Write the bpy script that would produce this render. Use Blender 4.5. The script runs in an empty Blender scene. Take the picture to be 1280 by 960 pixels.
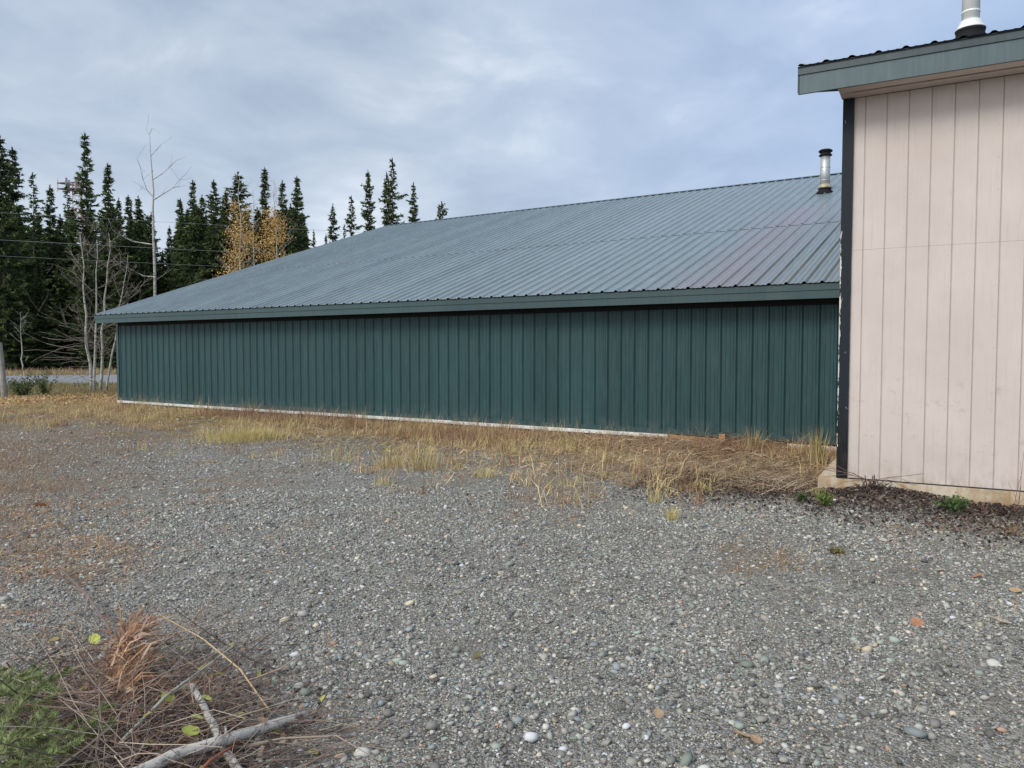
import bpy, math, random
import numpy as np
from mathutils import Vector

rng = np.random.default_rng(7)
random.seed(7)
sc = bpy.context.scene
COL = sc.collection
R = math.radians
UP = np.array([0., 0., 1.])

# ------------------------------------------------------------------ survey of the place
CAM_H, F, PITCH = 1.5, 950., R(2.53)
cp, sp = math.cos(PITCH), math.sin(PITCH)


def ray(x, y):
    u = (x - 640) / F
    v = -(y - 480) / F
    return np.array([u, cp + v * sp, v * cp - sp])


def on_z(x, y, z=0.0):
    d = ray(x, y)
    return np.array([0, 0, CAM_H]) + d * ((z - CAM_H) / d[2])


def at_depth(x, y, Y):
    d = ray(x, y)
    return np.array([0, 0, CAM_H]) + d * (Y / d[1])


def on_plane(x, y, P, n):
    d = ray(x, y)
    t = np.dot(np.array(P) - np.array([0, 0, CAM_H]), n) / np.dot(d, n)
    return np.array([0, 0, CAM_H]) + d * t


# long green building: right end of its front wall, direction along the wall, direction to the back
GP = np.array([4.893, 11.34, 0.]); GW = np.array([.8452, -.5345, 0.]); GB = np.array([.5345, .8452, 0.])
# cream building: left front corner
CPT = np.array([3.475, 8.037, 0.]); CW = np.array([.8721, -.4893, 0.]); CB = np.array([.4893, .8721, 0.])


def hgt(x, y):
    x = np.asarray(x, float); y = np.asarray(y, float)
    h = .012 * np.sin(x * 1.7 + .6 * y) + .010 * np.sin(y * 2.3 - x * .9 + 1.) + .016 * np.sin(x * .55 - y * .8 + 2.)
    h = h + .006 * np.sin(x * 5.1 + y * 3.3) + .005 * np.sin(y * 6.7 - x * 4.1)
    far = np.clip((y - 18) / 6., 0, 1)
    h = h * (1 - far)
    # shallow dip along the green wall, small mound of dirt in front of the cream foundation
    d = -((x - GP[0]) * GB[0] + (y - GP[1]) * GB[1])
    h = h - .05 * np.exp(-(d / .7) ** 2) * (x > -13) * (x < 6)
    e = -((x - CPT[0]) * CB[0] + (y - CPT[1]) * CB[1])
    s = (x - CPT[0]) * CW[0] + (y - CPT[1]) * CW[1]
    h = h + .085 * np.exp(-((e - .25) / .35) ** 2) * np.exp(-((s - .45) / .42) ** 2)
    h = h + .03 * np.exp(-((e - .5) / .5) ** 2) * np.exp(-((s - .3) / 1.) ** 2)
    return h


def vnoise(x, y, sc_, seed=0):
    """smooth value noise 0..1"""
    x = np.asarray(x) / sc_ + 131.7 + seed * 17.3; y = np.asarray(y) / sc_ + 57.1 + seed * 9.1
    xi = np.floor(x).astype(np.int64); yi = np.floor(y).astype(np.int64)
    fx = x - xi; fy = y - yi
    fx = fx * fx * (3 - 2 * fx); fy = fy * fy * (3 - 2 * fy)

    def hsh(a, b):
        n = (a * 374761393 + b * 668265263 + seed * 974711) & 0x7fffffff
        n = ((n ^ (n >> 13)) * 1274126177) & 0x7fffffff
        return ((n ^ (n >> 16)) & 0xffff) / 65535.
    return (hsh(xi, yi) * (1 - fx) + hsh(xi + 1, yi) * fx) * (1 - fy) + (hsh(xi, yi + 1) * (1 - fx) + hsh(xi + 1, yi + 1) * fx) * fy


# ------------------------------------------------------------------ materials
def new_mat(name):
    m = bpy.data.materials.new(name); m.use_nodes = True
    nt = m.node_tree
    b = nt.nodes['Principled BSDF']
    return m, nt, b


def N(nt, t, **kw):
    n = nt.nodes.new(t)
    for k, v in kw.items():
        if k.startswith('i_'):
            n.inputs[k[2:].replace('_', ' ')].default_value = v
        else:
            setattr(n, k, v)
    return n


def L(nt, a, b):
    nt.links.new(a, b)


def ramp(nt, fac, stops):
    r = nt.nodes.new('ShaderNodeValToRGB')
    while len(r.color_ramp.elements) < len(stops):
        r.color_ramp.elements.new(.5)
    for e, (p, c) in zip(r.color_ramp.elements, stops):
        e.position = p
        e.color = (c, c, c, 1) if not isinstance(c, tuple) else (*c, 1)
    if fac is not None:
        L(nt, fac, r.inputs['Fac'])
    return r


def mixc(nt, fac, a, b, mode='MIX'):
    m = nt.nodes.new('ShaderNodeMix'); m.data_type = 'RGBA'; m.blend_type = mode
    for s, v in ((m.inputs[0], fac), (m.inputs[6], a), (m.inputs[7], b)):
        if hasattr(v, 'is_output'):
            L(nt, v, s)
        elif isinstance(v, (int, float)):
            s.default_value = v
        else:
            s.default_value = (*v, 1)
    return m.outputs[2]


def mth(nt, op, a, b=None, clamp=False):
    m = nt.nodes.new('ShaderNodeMath'); m.operation = op; m.use_clamp = clamp
    for i, v in enumerate((a, b)):
        if v is None:
            continue
        if hasattr(v, 'is_output'):
            L(nt, v, m.inputs[i])
        else:
            m.inputs[i].default_value = v
    return m.outputs[0]


def noise(nt, vec, scale, detail=4, rough=.55, dist=0.):
    n = nt.nodes.new('ShaderNodeTexNoise')
    n.inputs['Scale'].default_value = scale; n.inputs['Detail'].default_value = detail
    n.inputs['Roughness'].default_value = rough; n.inputs['Distortion'].default_value = dist
    if vec is not None:
        L(nt, vec, n.inputs['Vector'])
    return n.outputs['Fac']


def bump(nt, height, dist, strength, bsdf):
    b = nt.nodes.new('ShaderNodeBump')
    b.inputs['Distance'].default_value = dist; b.inputs['Strength'].default_value = strength
    L(nt, height, b.inputs['Height']); L(nt, b.outputs['Normal'], bsdf.inputs['Normal'])


def mapping(nt, vec, scale=(1, 1, 1)):
    m = nt.nodes.new('ShaderNodeMapping'); m.inputs['Scale'].default_value = scale
    L(nt, vec, m.inputs['Vector'])
    return m.outputs['Vector']


def plain(name, col, rough=.6, metal=0., var=.15, nscale=8., spec=.4, bmp=0.):
    m, nt, b = new_mat(name)
    tc = N(nt, 'ShaderNodeTexCoord').outputs['Object']
    n = noise(nt, tc, nscale, 5, .6)
    lo = tuple(c * (1 - var) for c in col); hi = tuple(min(1, c * (1 + var)) for c in col)
    L(nt, ramp(nt, n, [(.3, lo), (.7, hi)]).outputs[0], b.inputs['Base Color'])
    b.inputs['Roughness'].default_value = rough; b.inputs['Metallic'].default_value = metal
    b.inputs['Specular IOR Level'].default_value = spec
    if bmp:
        bump(nt, n, bmp, .6, b)
    return m


def foliage(name, rough=.7, trans=.25, attr='Col', spec=.25):
    m, nt, b = new_mat(name)
    a = N(nt, 'ShaderNodeAttribute', attribute_name=attr)
    L(nt, a.outputs['Color'], b.inputs['Base Color'])
    b.inputs['Roughness'].default_value = rough; b.inputs['Specular IOR Level'].default_value = spec
    if trans:
        t = N(nt, 'ShaderNodeBsdfTranslucent'); L(nt, a.outputs['Color'], t.inputs['Color'])
        mx = N(nt, 'ShaderNodeMixShader'); mx.inputs[0].default_value = trans
        L(nt, b.outputs[0], mx.inputs[1]); L(nt, t.outputs[0], mx.inputs[2])
        L(nt, mx.outputs[0], nt.nodes['Material Output'].inputs['Surface'])
    return m


def painted_metal(name, col, rough, panel=.75, dirt=(.12, .12, .1), faded=None, spec=.5, screws=0., scol=(.2, .22, .22), streak=.22):
    """coated sheet metal; UV map is metres along / up the sheet"""
    m, nt, b = new_mat(name)
    uv = N(nt, 'ShaderNodeUVMap').outputs['UV']
    sx = N(nt, 'ShaderNodeSeparateXYZ'); L(nt, uv, sx.inputs[0])
    cell = mth(nt, 'FLOOR', mth(nt, 'DIVIDE', sx.outputs[0], panel))
    wn = N(nt, 'ShaderNodeTexWhiteNoise', noise_dimensions='1D'); L(nt, cell, wn.inputs['W'])
    pv = mth(nt, 'ADD', mth(nt, 'MULTIPLY', wn.outputs['Value'], .22), .89)
    n1 = noise(nt, mapping(nt, uv, (1.2, .35, 1)), 1.3, 6, .6)
    n2 = noise(nt, mapping(nt, uv, (14, 1.2, 1)), 1.6, 4, .6)
    n3 = noise(nt, uv, 28, 5, .65)
    c = mixc(nt, 1., col, pv, 'MULTIPLY')
    c = mixc(nt, ramp(nt, n1, [(.42, 0.), (.75, .35)]).outputs[0], c, dirt)
    c = mixc(nt, ramp(nt, n2, [(.45, 0.), (.75, streak)]).outputs[0], c, tuple(min(1, x * 1.9 + .02) for x in col))
    n4 = noise(nt, mapping(nt, uv, (5, .3, 1)), 1.1, 3, .6)
    c = mixc(nt, ramp(nt, n4, [(.5, 0.), (.72, streak)]).outputs[0], c, tuple(x * .62 for x in col))
    if screws:
        du = mth(nt, 'MULTIPLY', mth(nt, 'ABSOLUTE', mth(nt, 'SUBTRACT', mth(nt, 'FRACT', mth(nt, 'DIVIDE', mth(nt, 'ADD', sx.outputs[0], .0), .25)), .5)), .25)
        dv = mth(nt, 'MULTIPLY', mth(nt, 'ABSOLUTE', mth(nt, 'SUBTRACT', mth(nt, 'FRACT', mth(nt, 'DIVIDE', sx.outputs[1], screws)), .5)), screws)
        rr = mth(nt, 'POWER', mth(nt, 'ADD', mth(nt, 'POWER', du, 2.), mth(nt, 'POWER', dv, 2.)), .5)
        c = mixc(nt, mth(nt, 'LESS_THAN', rr, .009), c, scol)
    c = mixc(nt, ramp(nt, n3, [(.66, 0.), (.8, .3)]).outputs[0], c, dirt)
    if faded:
        c = faded(nt, uv, sx, c)
    L(nt, c, b.inputs['Base Color'])
    L(nt, ramp(nt, n1, [(.3, rough - .07), (.7, rough + .1)]).outputs[0], b.inputs['Roughness'])
    b.inputs['Specular IOR Level'].default_value = spec
    bump(nt, noise(nt, mapping(nt, uv, (1.8, .7, 1)), 2.2, 2, .5), .03, .4, b)
    return m


def wall_marks(nt, uv, sx, c):
    # dusty scuffs low on the wall (mud splash) and a handful of pale scratches
    low = ramp(nt, sx.outputs[1], [(0., 1.), (.32, 0.)]).outputs[0]
    k = mth(nt, 'MULTIPLY', low, ramp(nt, noise(nt, uv, 5., 6, .7), [(.42, 0.), (.68, .6)]).outputs[0])
    c = mixc(nt, k, c, (.12, .13, .115))
    s = ramp(nt, noise(nt, mapping(nt, uv, (1., 1.6, 1)), 4.3, 3, .8, 2.5), [(.76, 0.), (.8, .5)]).outputs[0]
    return mixc(nt, s, c, (.2, .25, .24))


def roof_stain(nt, uv, sx, c):
    # a run of pinkish, chalked panels below the stove pipe
    n = noise(nt, mapping(nt, uv, (2.2, .25, 1)), 1.5, 4, .6)
    d = mth(nt, 'ABSOLUTE', mth(nt, 'ADD', sx.outputs[0], 1.75))
    wid = mth(nt, 'ADD', mth(nt, 'MULTIPLY', n, 2.5), -.15)
    k = mth(nt, 'SUBTRACT', 1., mth(nt, 'DIVIDE', d, wid), True)
    k = mth(nt, 'MULTIPLY', k, ramp(nt, noise(nt, uv, 2.2, 5, .7), [(.25, .25), (.7, 1.)]).outputs[0])
    hi = ramp(nt, mth(nt, 'DIVIDE', sx.outputs[1], 10.), [(.68, 1.), (.74, 0.)]).outputs[0]
    k = mth(nt, 'MULTIPLY', k, hi)
    return mixc(nt, mth(nt, 'MULTIPLY', k, .8), c, (.225, .165, .178))


M = {}
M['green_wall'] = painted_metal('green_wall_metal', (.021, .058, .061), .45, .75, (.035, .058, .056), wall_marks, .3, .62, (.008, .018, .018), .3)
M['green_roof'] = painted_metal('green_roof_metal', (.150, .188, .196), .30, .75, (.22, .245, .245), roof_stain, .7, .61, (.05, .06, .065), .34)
M['green_trim'] = painted_metal('green_trim_metal', (.036, .066, .068), .42, 3.05, (.06, .078, .08), None, .35)
M['slate_trim'] = painted_metal('slate_trim_metal', (.066, .098, .104), .42, 3.05, (.085, .11, .11), None, .4)
M['dark_roof'] = painted_metal('dark_roof_metal', (.035, .052, .056), .42, .9, (.09, .1, .1), None, .4)
M['shadow_board'] = plain('shade_black', (.012, .015, .016), .85)  # near-black: shade of eave recess and gaps put into the colour
M['white_board'] = plain('weathered_white_board', (.64, .64, .60), .75, var=.35, nscale=9)
M['raw_board'] = plain('raw_orange_board', (.42, .24, .11), .8, var=.35, nscale=9)
M['concrete'] = None
M['galv'] = plain('galvanised_pipe', (.42, .42, .40), .42, .55, .18, 6, .5)
M['white_pipe'] = plain('white_pipe_paint', (.74, .74, .71), .35, .15, .06, 5, .5)
M['rubber'] = plain('black_rubber', (.007, .007, .008), .75, spec=.2)
M['brass'] = plain('yellowed_collar', (.34, .30, .20), .5, .3, .3, 14)
M['grey_wood'] = plain('weathered_post_wood', (.27, .25, .22), .9, var=.35, nscale=7, bmp=.01)
M['asphalt'] = plain('road_asphalt', (.20, .205, .215), .9, var=.12, nscale=1.3)
M['needles'] = foliage('spruce_needles', .7, .12, spec=.12)
M['fresh'] = foliage('fresh_needles', .6, .35, spec=.2)
M['blades'] = foliage('dry_grass_blades', .75, .3)
M['leaf'] = foliage('leaf_skin', .6, .3)
M['stone'] = foliage('gravel_stone', .72, 0., spec=.35)
M['twig'] = foliage('twig_bark', .8, 0.)
M['red_paint'] = plain('mast_red', (.42, .16, .17), .6)
M['white_paint'] = plain('mast_white', (.62, .62, .62), .6)
M['mast_grey'] = plain('mast_grey', (.20, .19, .19), .6)
M['drum'] = plain('dish_drum_grey', (.30, .36, .42), .5)
M['wire'] = plain('wire_aluminium', (.30, .31, .28), .5, .3)


def bark_mat(name, light, dark, sc_=1.):
    m, nt, b = new_mat(name)
    tc = N(nt, 'ShaderNodeTexCoord').outputs['Object']
    n = noise(nt, mapping(nt, tc, (6 * sc_, 6 * sc_, 14 * sc_)), 1., 5, .7)
    n2 = noise(nt, tc, 3. * sc_, 4, .6)
    c = mixc(nt, ramp(nt, n, [(.5, 0.), (.62, 1.)]).outputs[0], light, dark)
    c = mixc(nt, ramp(nt, n2, [(.4, 0.), (.7, .5)]).outputs[0], c, tuple(x * .55 for x in light))
    L(nt, c, b.inputs['Base Color']); b.inputs['Roughness'].default_value = .8
    bump(nt, n, .01, .4, b)
    return m


M['birch'] = bark_mat('birch_bark', (.44, .42, .37), (.10, .09, .08))
M['birch_twig'] = bark_mat('birch_twig_bark', (.25, .21, .17), (.12, .10, .08))
M['spruce_bark'] = bark_mat('spruce_bark', (.12, .095, .075), (.05, .04, .035))
M['log'] = bark_mat('log_bark', (.36, .35, .28), (.10, .09, .07), 3.)
M['pale_log'] = bark_mat('pale_log_bark', (.50, .47, .41), (.12, .10, .09), 4.)


def concrete_mat():
    m, nt, b = new_mat('tan_concrete')
    tc = N(nt, 'ShaderNodeTexCoord').outputs['Object']
    n = noise(nt, tc, 3.5, 6, .65); n2 = noise(nt, tc, 40, 4, .6)
    n3 = noise(nt, mapping(nt, tc, (9, 9, .8)), 1.2, 4, .6)
    c = ramp(nt, n, [(.3, (.30, .21, .125)), (.5, (.50, .41, .29)), (.7, (.60, .53, .43))]).outputs[0]
    c = mixc(nt, ramp(nt, n3, [(.45, 0.), (.66, .8)]).outputs[0], c, (.36, .21, .10))
    c = mixc(nt, ramp(nt, n2, [(.55, 0.), (.8, .5)]).outputs[0], c, (.16, .14, .12))
    L(nt, c, b.inputs['Base Color']); b.inputs['Roughness'].default_value = .9
    bump(nt, n2, .006, .6, b)
    return m


M['concrete'] = concrete_mat()


def siding_mat():
    m, nt, b = new_mat('cream_siding')
    uv = N(nt, 'ShaderNodeUVMap').outputs['UV']
    sx = N(nt, 'ShaderNodeSeparateXYZ'); L(nt, uv, sx.inputs[0])
    grain = noise(nt, mapping(nt, uv, (55, 3, 1)), 1., 5, .65)
    big = noise(nt, uv, 1.1, 5, .6)
    mid = noise(nt, mapping(nt, uv, (9, 4, 1)), 1.2, 5, .65)
    c = ramp(nt, big, [(.3, (.52, .44, .395)), (.7, (.60, .52, .47))]).outputs[0]
    c = mixc(nt, ramp(nt, grain, [(.5, 0.), (.85, .35)]).outputs[0], c, (.46, .40, .37))
    low = ramp(nt, sx.outputs[1], [(0., 1.), (.16, .25), (.5, 0.)]).outputs[0]
    k = mth(nt, 'MULTIPLY', low, ramp(nt, mid, [(.4, 0.), (.65, 1.)]).outputs[0])
    c = mixc(nt, mth(nt, 'MULTIPLY', k, .75), c, (.33, .26, .19))
    sm = ramp(nt, noise(nt, mapping(nt, uv, (3, 4, 1)), 1.7, 5, .7), [(.58, 0.), (.70, .6)]).outputs[0]
    zone = ramp(nt, mth(nt, 'DIVIDE', sx.outputs[1], 4.), [(.0, .5), (.25, .7), (.36, .05)]).outputs[0]
    c = mixc(nt, mth(nt, 'MULTIPLY', sm, zone), c, (.30, .26, .23))
    drip = ramp(nt, noise(nt, mapping(nt, uv, (22, .9, 1)), 1.4, 4, .65), [(.56, 0.), (.78, .4)]).outputs[0]
    c = mixc(nt, drip, c, (.42, .345, .30))
    # nail heads every 30 cm beside the grooves
    du = mth(nt, 'ABSOLUTE', mth(nt, 'SUBTRACT', mth(nt, 'FRACT', mth(nt, 'DIVIDE', mth(nt, 'ADD', sx.outputs[0], .035), .4)), .5))
    dv = mth(nt, 'ABSOLUTE', mth(nt, 'SUBTRACT', mth(nt, 'FRACT', mth(nt, 'DIVIDE', sx.outputs[1], .305)), .5))
    rr = mth(nt, 'ADD', mth(nt, 'POWER', mth(nt, 'MULTIPLY', du, .4), 2.), mth(nt, 'POWER', mth(nt, 'MULTIPLY', dv, .305), 2.))
    c = mixc(nt, mth(nt, 'MULTIPLY', mth(nt, 'LESS_THAN', rr, .000018), .6), c, (.24, .19, .16))
    # uneven darker brown line along each groove
    g = mth(nt, 'FRACT', mth(nt, 'DIVIDE', mth(nt, 'ADD', sx.outputs[0], .01 + .2), .2))
    gk = ramp(nt, g, [(.03, 1.), (.07, 0.)]).outputs[0]
    c = mixc(nt, mth(nt, 'MULTIPLY', gk, mth(nt, 'ADD', .08, mth(nt, 'MULTIPLY', mid, .75))), c, (.27, .21, .18))
    L(nt, c, b.inputs['Base Color']); b.inputs['Roughness'].default_value = .75
    b.inputs['Specular IOR Level'].default_value = .25
    bump(nt, mth(nt, 'ADD', grain, mth(nt, 'MULTIPLY', mid, .7)), .004, .5, b)
    return m


M['siding'] = siding_mat()


def peeling_mat():
    m, nt, b = new_mat('peeling_dark_paint')
    uv = N(nt, 'ShaderNodeUVMap').outputs['UV']
    sx = N(nt, 'ShaderNodeSeparateXYZ'); L(nt, uv, sx.inputs[0])
    n = noise(nt, mapping(nt, uv, (11, 3, 1)), 1.4, 6, .75)
    edge = ramp(nt, sx.outputs[0], [(.004, .24), (.022, .02)]).outputs[0]
    band = ramp(nt, mth(nt, 'DIVIDE', sx.outputs[1], 4.), [(.0, 0.), (.08, .5), (.35, 1.), (.62, .75), (.7, 0.)]).outputs[0]
    k = ramp(nt, mth(nt, 'ADD', n, mth(nt, 'MULTIPLY', edge, band)), [(.66, 0.), (.68, 1.)]).outputs[0]
    worn = ramp(nt, mth(nt, 'DIVIDE', sx.outputs[1], 4.), [(.08, 1.), (.2, 0.)]).outputs[0]
    st = noise(nt, mapping(nt, uv, (60, 3, 1)), 1.2, 5, .7)
    c = mixc(nt, worn, (.010, .015, .020), (.006, .006, .007))
    c = mixc(nt, mth(nt, 'MULTIPLY', ramp(nt, st, [(.5, 0.), (.75, .5)]).outputs[0], worn), c, (.13, .11, .10))
    c = mixc(nt, k, c, (.60, .55, .50))
    L(nt, c, b.inputs['Base Color']); b.inputs['Roughness'].default_value = .6; b.inputs['Specular IOR Level'].default_value = .25
    bump(nt, st, .004, .5, b)
    return m


M['peeling'] = peeling_mat()


def ground_mat():
    m, nt, b = new_mat('gravel_and_soil')
    geo = N(nt, 'ShaderNodeNewGeometry').outputs['Position']
    flat = mapping(nt, geo, (1, 1, .3))

    def vor(scale, feat='F1'):
        v = N(nt, 'ShaderNodeTexVoronoi', feature=feat, voronoi_dimensions='3D')
        v.inputs['Scale'].default_value = scale; L(nt, flat, v.inputs['Vector'])
        return v
    v1 = vor(62.); v2 = vor(150.); v3 = vor(24.)
    sep = []
    for v in (v1, v2, v3):
        s = N(nt, 'ShaderNodeSeparateColor'); L(nt, v.outputs['Color'], s.inputs[0]); sep.append(s)
    pal = [(0., (.055, .052, .045)), (.3, (.165, .158, .14)), (.62, (.28, .268, .24)), (.85, (.41, .392, .35)), (.97, (.46, .44, .39))]
    c1 = ramp(nt, sep[0].outputs[0], pal).outputs[0]
    c2 = ramp(nt, sep[1].outputs[0], pal).outputs[0]
    c3 = ramp(nt, sep[2].outputs[0], pal).outputs[0]
    tone = ramp(nt, sep[0].outputs[1], [(.2, (.98, 1., 1.04)), (.5, (1, 1, 1)), (.8, (1.08, 1., .88))]).outputs[0]
    c = mixc(nt, ramp(nt, sep[0].outputs[2], [(.35, 0.), (.36, 1.)]).outputs[0], c1, c2)
    c = mixc(nt, ramp(nt, sep[2].outputs[2], [(.84, 0.), (.85, .7)]).outputs[0], c, c3)
    c = mixc(nt, 1., c, tone, 'MULTIPLY')
    dust = noise(nt, geo, .9, 6, .65)
    c = mixc(nt, ramp(nt, dust, [(.35, 0.), (.7, .5)]).outputs[0], c, (.185, .163, .135))
    fines = noise(nt, geo, 2.4, 7, .7)
    c = mixc(nt, ramp(nt, fines, [(.5, 0.), (.68, .55)]).outputs[0], c, (.135, .118, .098))
    # soil with thatch
    at = N(nt, 'ShaderNodeAttribute', attribute_name='soil')
    dn = noise(nt, geo, 7., 8, .75)
    dn2 = noise(nt, mapping(nt, geo, (30, 30, 8)), 1., 6, .7)
    soil = ramp(nt, dn2, [(.3, (.05, .038, .028)), (.5, (.20, .155, .11)), (.7, (.44, .36, .25))]).outputs[0]
    soil = mixc(nt, ramp(nt, noise(nt, geo, .8, 4, .6), [(.45, 0.), (.7, .45)]).outputs[0], soil, (.17, .105, .07))
    sk = mth(nt, 'ADD', at.outputs['Fac'], mth(nt, 'MULTIPLY', mth(nt, 'SUBTRACT', dn, .5), 1.3))
    sk = ramp(nt, sk, [(.35, 0.), (.72, 1.)]).outputs[0]
    sk = mth(nt, 'MULTIPLY', sk, mth(nt, 'MULTIPLY', at.outputs['Fac'], 1.6, True))
    c = mixc(nt, sk, c, soil)
    av = N(nt, 'ShaderNodeAttribute', attribute_name='verge')
    vg = ramp(nt, noise(nt, geo, .7, 6, .7), [(.35, (.10, .105, .055)), (.55, (.22, .17, .09)), (.7, (.27, .19, .10))]).outputs[0]
    c = mixc(nt, av.outputs['Fac'], c, vg)
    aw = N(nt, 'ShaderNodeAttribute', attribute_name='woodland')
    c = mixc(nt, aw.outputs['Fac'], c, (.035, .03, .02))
    L(nt, c, b.inputs['Base Color']); b.inputs['Roughness'].default_value = .85
    b.inputs['Specular IOR Level'].default_value = .25
    hh = mth(nt, 'ADD', mth(nt, 'MULTIPLY', v1.outputs['Distance'], -1.1), mth(nt, 'MULTIPLY', v2.outputs['Distance'], -.5))
    hh = mth(nt, 'ADD', hh, mth(nt, 'MULTIPLY', v3.outputs['Distance'], -.9))
    bump(nt, hh, .016, .9, b)
    return m


M['ground'] = ground_mat()


# ------------------------------------------------------------------ mesh helpers
class MB:
    def __init__(self):
        self.v, self.f, self.uv, self.c, self.n = [], [], [], [], 0

    def add(self, verts, faces, uv=None, col=None):
        verts = np.asarray(verts, float).reshape(-1, 3)
        self.v.append(verts)
        self.f += [tuple(int(i) + self.n for i in f) for f in faces]
        self.uv.append(np.zeros((len(verts), 2)) if uv is None else np.asarray(uv, float))
        c = np.ones((len(verts), 4)) * .5
        if col is not None:
            c[:, :3] = col
        c[:, 3] = 1
        self.c.append(c)
        self.n += len(verts)
        return self

    def box(self, o, a, b, c, col=None):
        """box from corner o along the vectors a, b, c"""
        o, a, b, c = (np.asarray(x, float) for x in (o, a, b, c))
        v = [o, o + a, o + a + b, o + b, o + c, o + a + c, o + a + b + c, o + b + c]
        f = [(0, 3, 2, 1), (4, 5, 6, 7), (0, 1, 5, 4), (1, 2, 6, 5), (2, 3, 7, 6), (3, 0, 4, 7)]
        if np.dot(np.cross(a, b), c) < 0:
            f = [tuple(reversed(q)) for q in f]
        la, lb, lc = (np.linalg.norm(x) for x in (a, b, c))
        uv = [(0, 0), (la, 0), (la, lb), (0, lb), (lc, 0), (la + lc, 0), (la + lc, lb), (lc, lb)]
        # every face gets its own vertices, with uv = metres on that face
        for q in f:
            P = np.array([v[i] for i in q])
            e1, e2 = P[1] - P[0], P[3] - P[0]
            l1, l2 = np.linalg.norm(e1), np.linalg.norm(e2)
            # u runs along the more horizontal edge
            if abs(e1[2]) / max(l1, 1e-9) > abs(e2[2]) / max(l2, 1e-9):
                U = [(0, 0), (0, l1), (l2, l1), (l2, 0)]
            else:
                U = [(0, 0), (l1, 0), (l1, l2), (0, l2)]
            self.add(P, [(0, 1, 2, 3)], U, col)
        return self

    def tube(self, pts, radii, k=6, col=None, cap=True):
        pts = np.asarray(pts, float); n = len(pts)
        radii = np.broadcast_to(np.asarray(radii, float), (n,))
        t = np.gradient(pts, axis=0); t /= np.linalg.norm(t, axis=1)[:, None] + 1e-12
        ref = np.array([1., 0, 0]) if abs(t[0][2]) > .8 else UP
        a = np.cross(t, ref); a /= np.linalg.norm(a, axis=1)[:, None] + 1e-12
        b = np.cross(t, a)
        an = np.linspace(0, 2 * math.pi, k, endpoint=False)
        ring = (a[:, None, :] * np.cos(an)[None, :, None] + b[:, None, :] * np.sin(an)[None, :, None]) * radii[:, None, None]
        v = (pts[:, None, :] + ring).reshape(-1, 3)
        f = [(i * k + j, i * k + (j + 1) % k, (i + 1) * k + (j + 1) % k, (i + 1) * k + j) for i in range(n - 1) for j in range(k)]
        if cap:
            f += [tuple(range(k - 1, -1, -1)), tuple((n - 1) * k + j for j in range(k))]
        return self.add(v, f, None, col)

    def lathe(self, base, prof, k=24):
        """profile [(radius, z)] turned about a vertical axis at base"""
        base = np.asarray(base, float)
        an = np.linspace(0, 2 * math.pi, k, endpoint=False)
        v = [base + (r * math.cos(q), r * math.sin(q), z) for r, z in prof for q in an]
        n = len(prof)
        f = [(i * k + j, i * k + (j + 1) % k, (i + 1) * k + (j + 1) % k, (i + 1) * k + j) for i in range(n - 1) for j in range(k)]
        f += [tuple(range(k - 1, -1, -1)), tuple((n - 1) * k + j for j in range(k))]
        return self.add(v, f)

    def build(self, name, mat, parent=None, smooth=False, loc=None):
        me = bpy.data.meshes.new(name)
        V = np.concatenate(self.v)
        if loc is not None:
            V = V - np.asarray(loc, float)
        me.from_pydata(V.tolist(), [], self.f)
        U = np.concatenate(self.uv)
        li = np.empty(len(me.loops), np.int32); me.loops.foreach_get('vertex_index', li)
        me.uv_layers.new(name='UVMap').data.foreach_set('uv', U[li].astype(np.float32).ravel())
        a = me.color_attributes.new('Col', 'FLOAT_COLOR', 'POINT')
        a.data.foreach_set('color', np.concatenate(self.c).astype(np.float32).ravel())
        if smooth:
            me.polygons.foreach_set('use_smooth', np.ones(len(me.polygons), bool))
        me.materials.append(mat)
        o = bpy.data.objects.new(name, me); COL.objects.link(o)
        if parent is not None:
            o.parent = parent
        if loc is not None:
            o.location = loc
        return o


def tri_mesh(name, V, T, C, mat, smooth=False):
    """big triangle mesh straight from arrays"""
    me = bpy.data.meshes.new(name)
    nv, nt_ = len(V), len(T)
    me.vertices.add(nv); me.vertices.foreach_set('co', np.asarray(V, np.float32).ravel())
    me.loops.add(nt_ * 3); me.loops.foreach_set('vertex_index', np.asarray(T, np.int32).ravel())
    me.polygons.add(nt_); me.polygons.foreach_set('loop_start', np.arange(0, nt_ * 3, 3, dtype=np.int32))
    me.update(calc_edges=True)
    if smooth:
        me.polygons.foreach_set('use_smooth', np.ones(nt_, bool))
    a = me.color_attributes.new('Col', 'FLOAT_COLOR', 'POINT')
    c = np.ones((nv, 4), np.float32); c[:, :3] = C
    a.data.foreach_set('color', c.ravel())
    me.materials.append(mat)
    return me


def link(name, me, parent=None, loc=None):
    o = bpy.data.objects.new(name, me); COL.objects.link(o)
    if parent is not None:
        o.parent = parent
    if loc is not None:
        o.location = loc
    return o


def thing(name, label, cat, loc=(0, 0, 0), rz=0., group=None):
    o = bpy.data.objects.new(name, None); COL.objects.link(o)
    o.location = tuple(float(x) for x in loc); o.rotation_euler = (0, 0, rz)
    o.empty_display_size = .3
    return tag(o, label, cat, group)


def tag(o, label=None, cat=None, group=None, kind=None):
    for k, v in (('label', label), ('category', cat), ('group', group), ('kind', kind)):
        if v:
            o[k] = v
    return o


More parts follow.
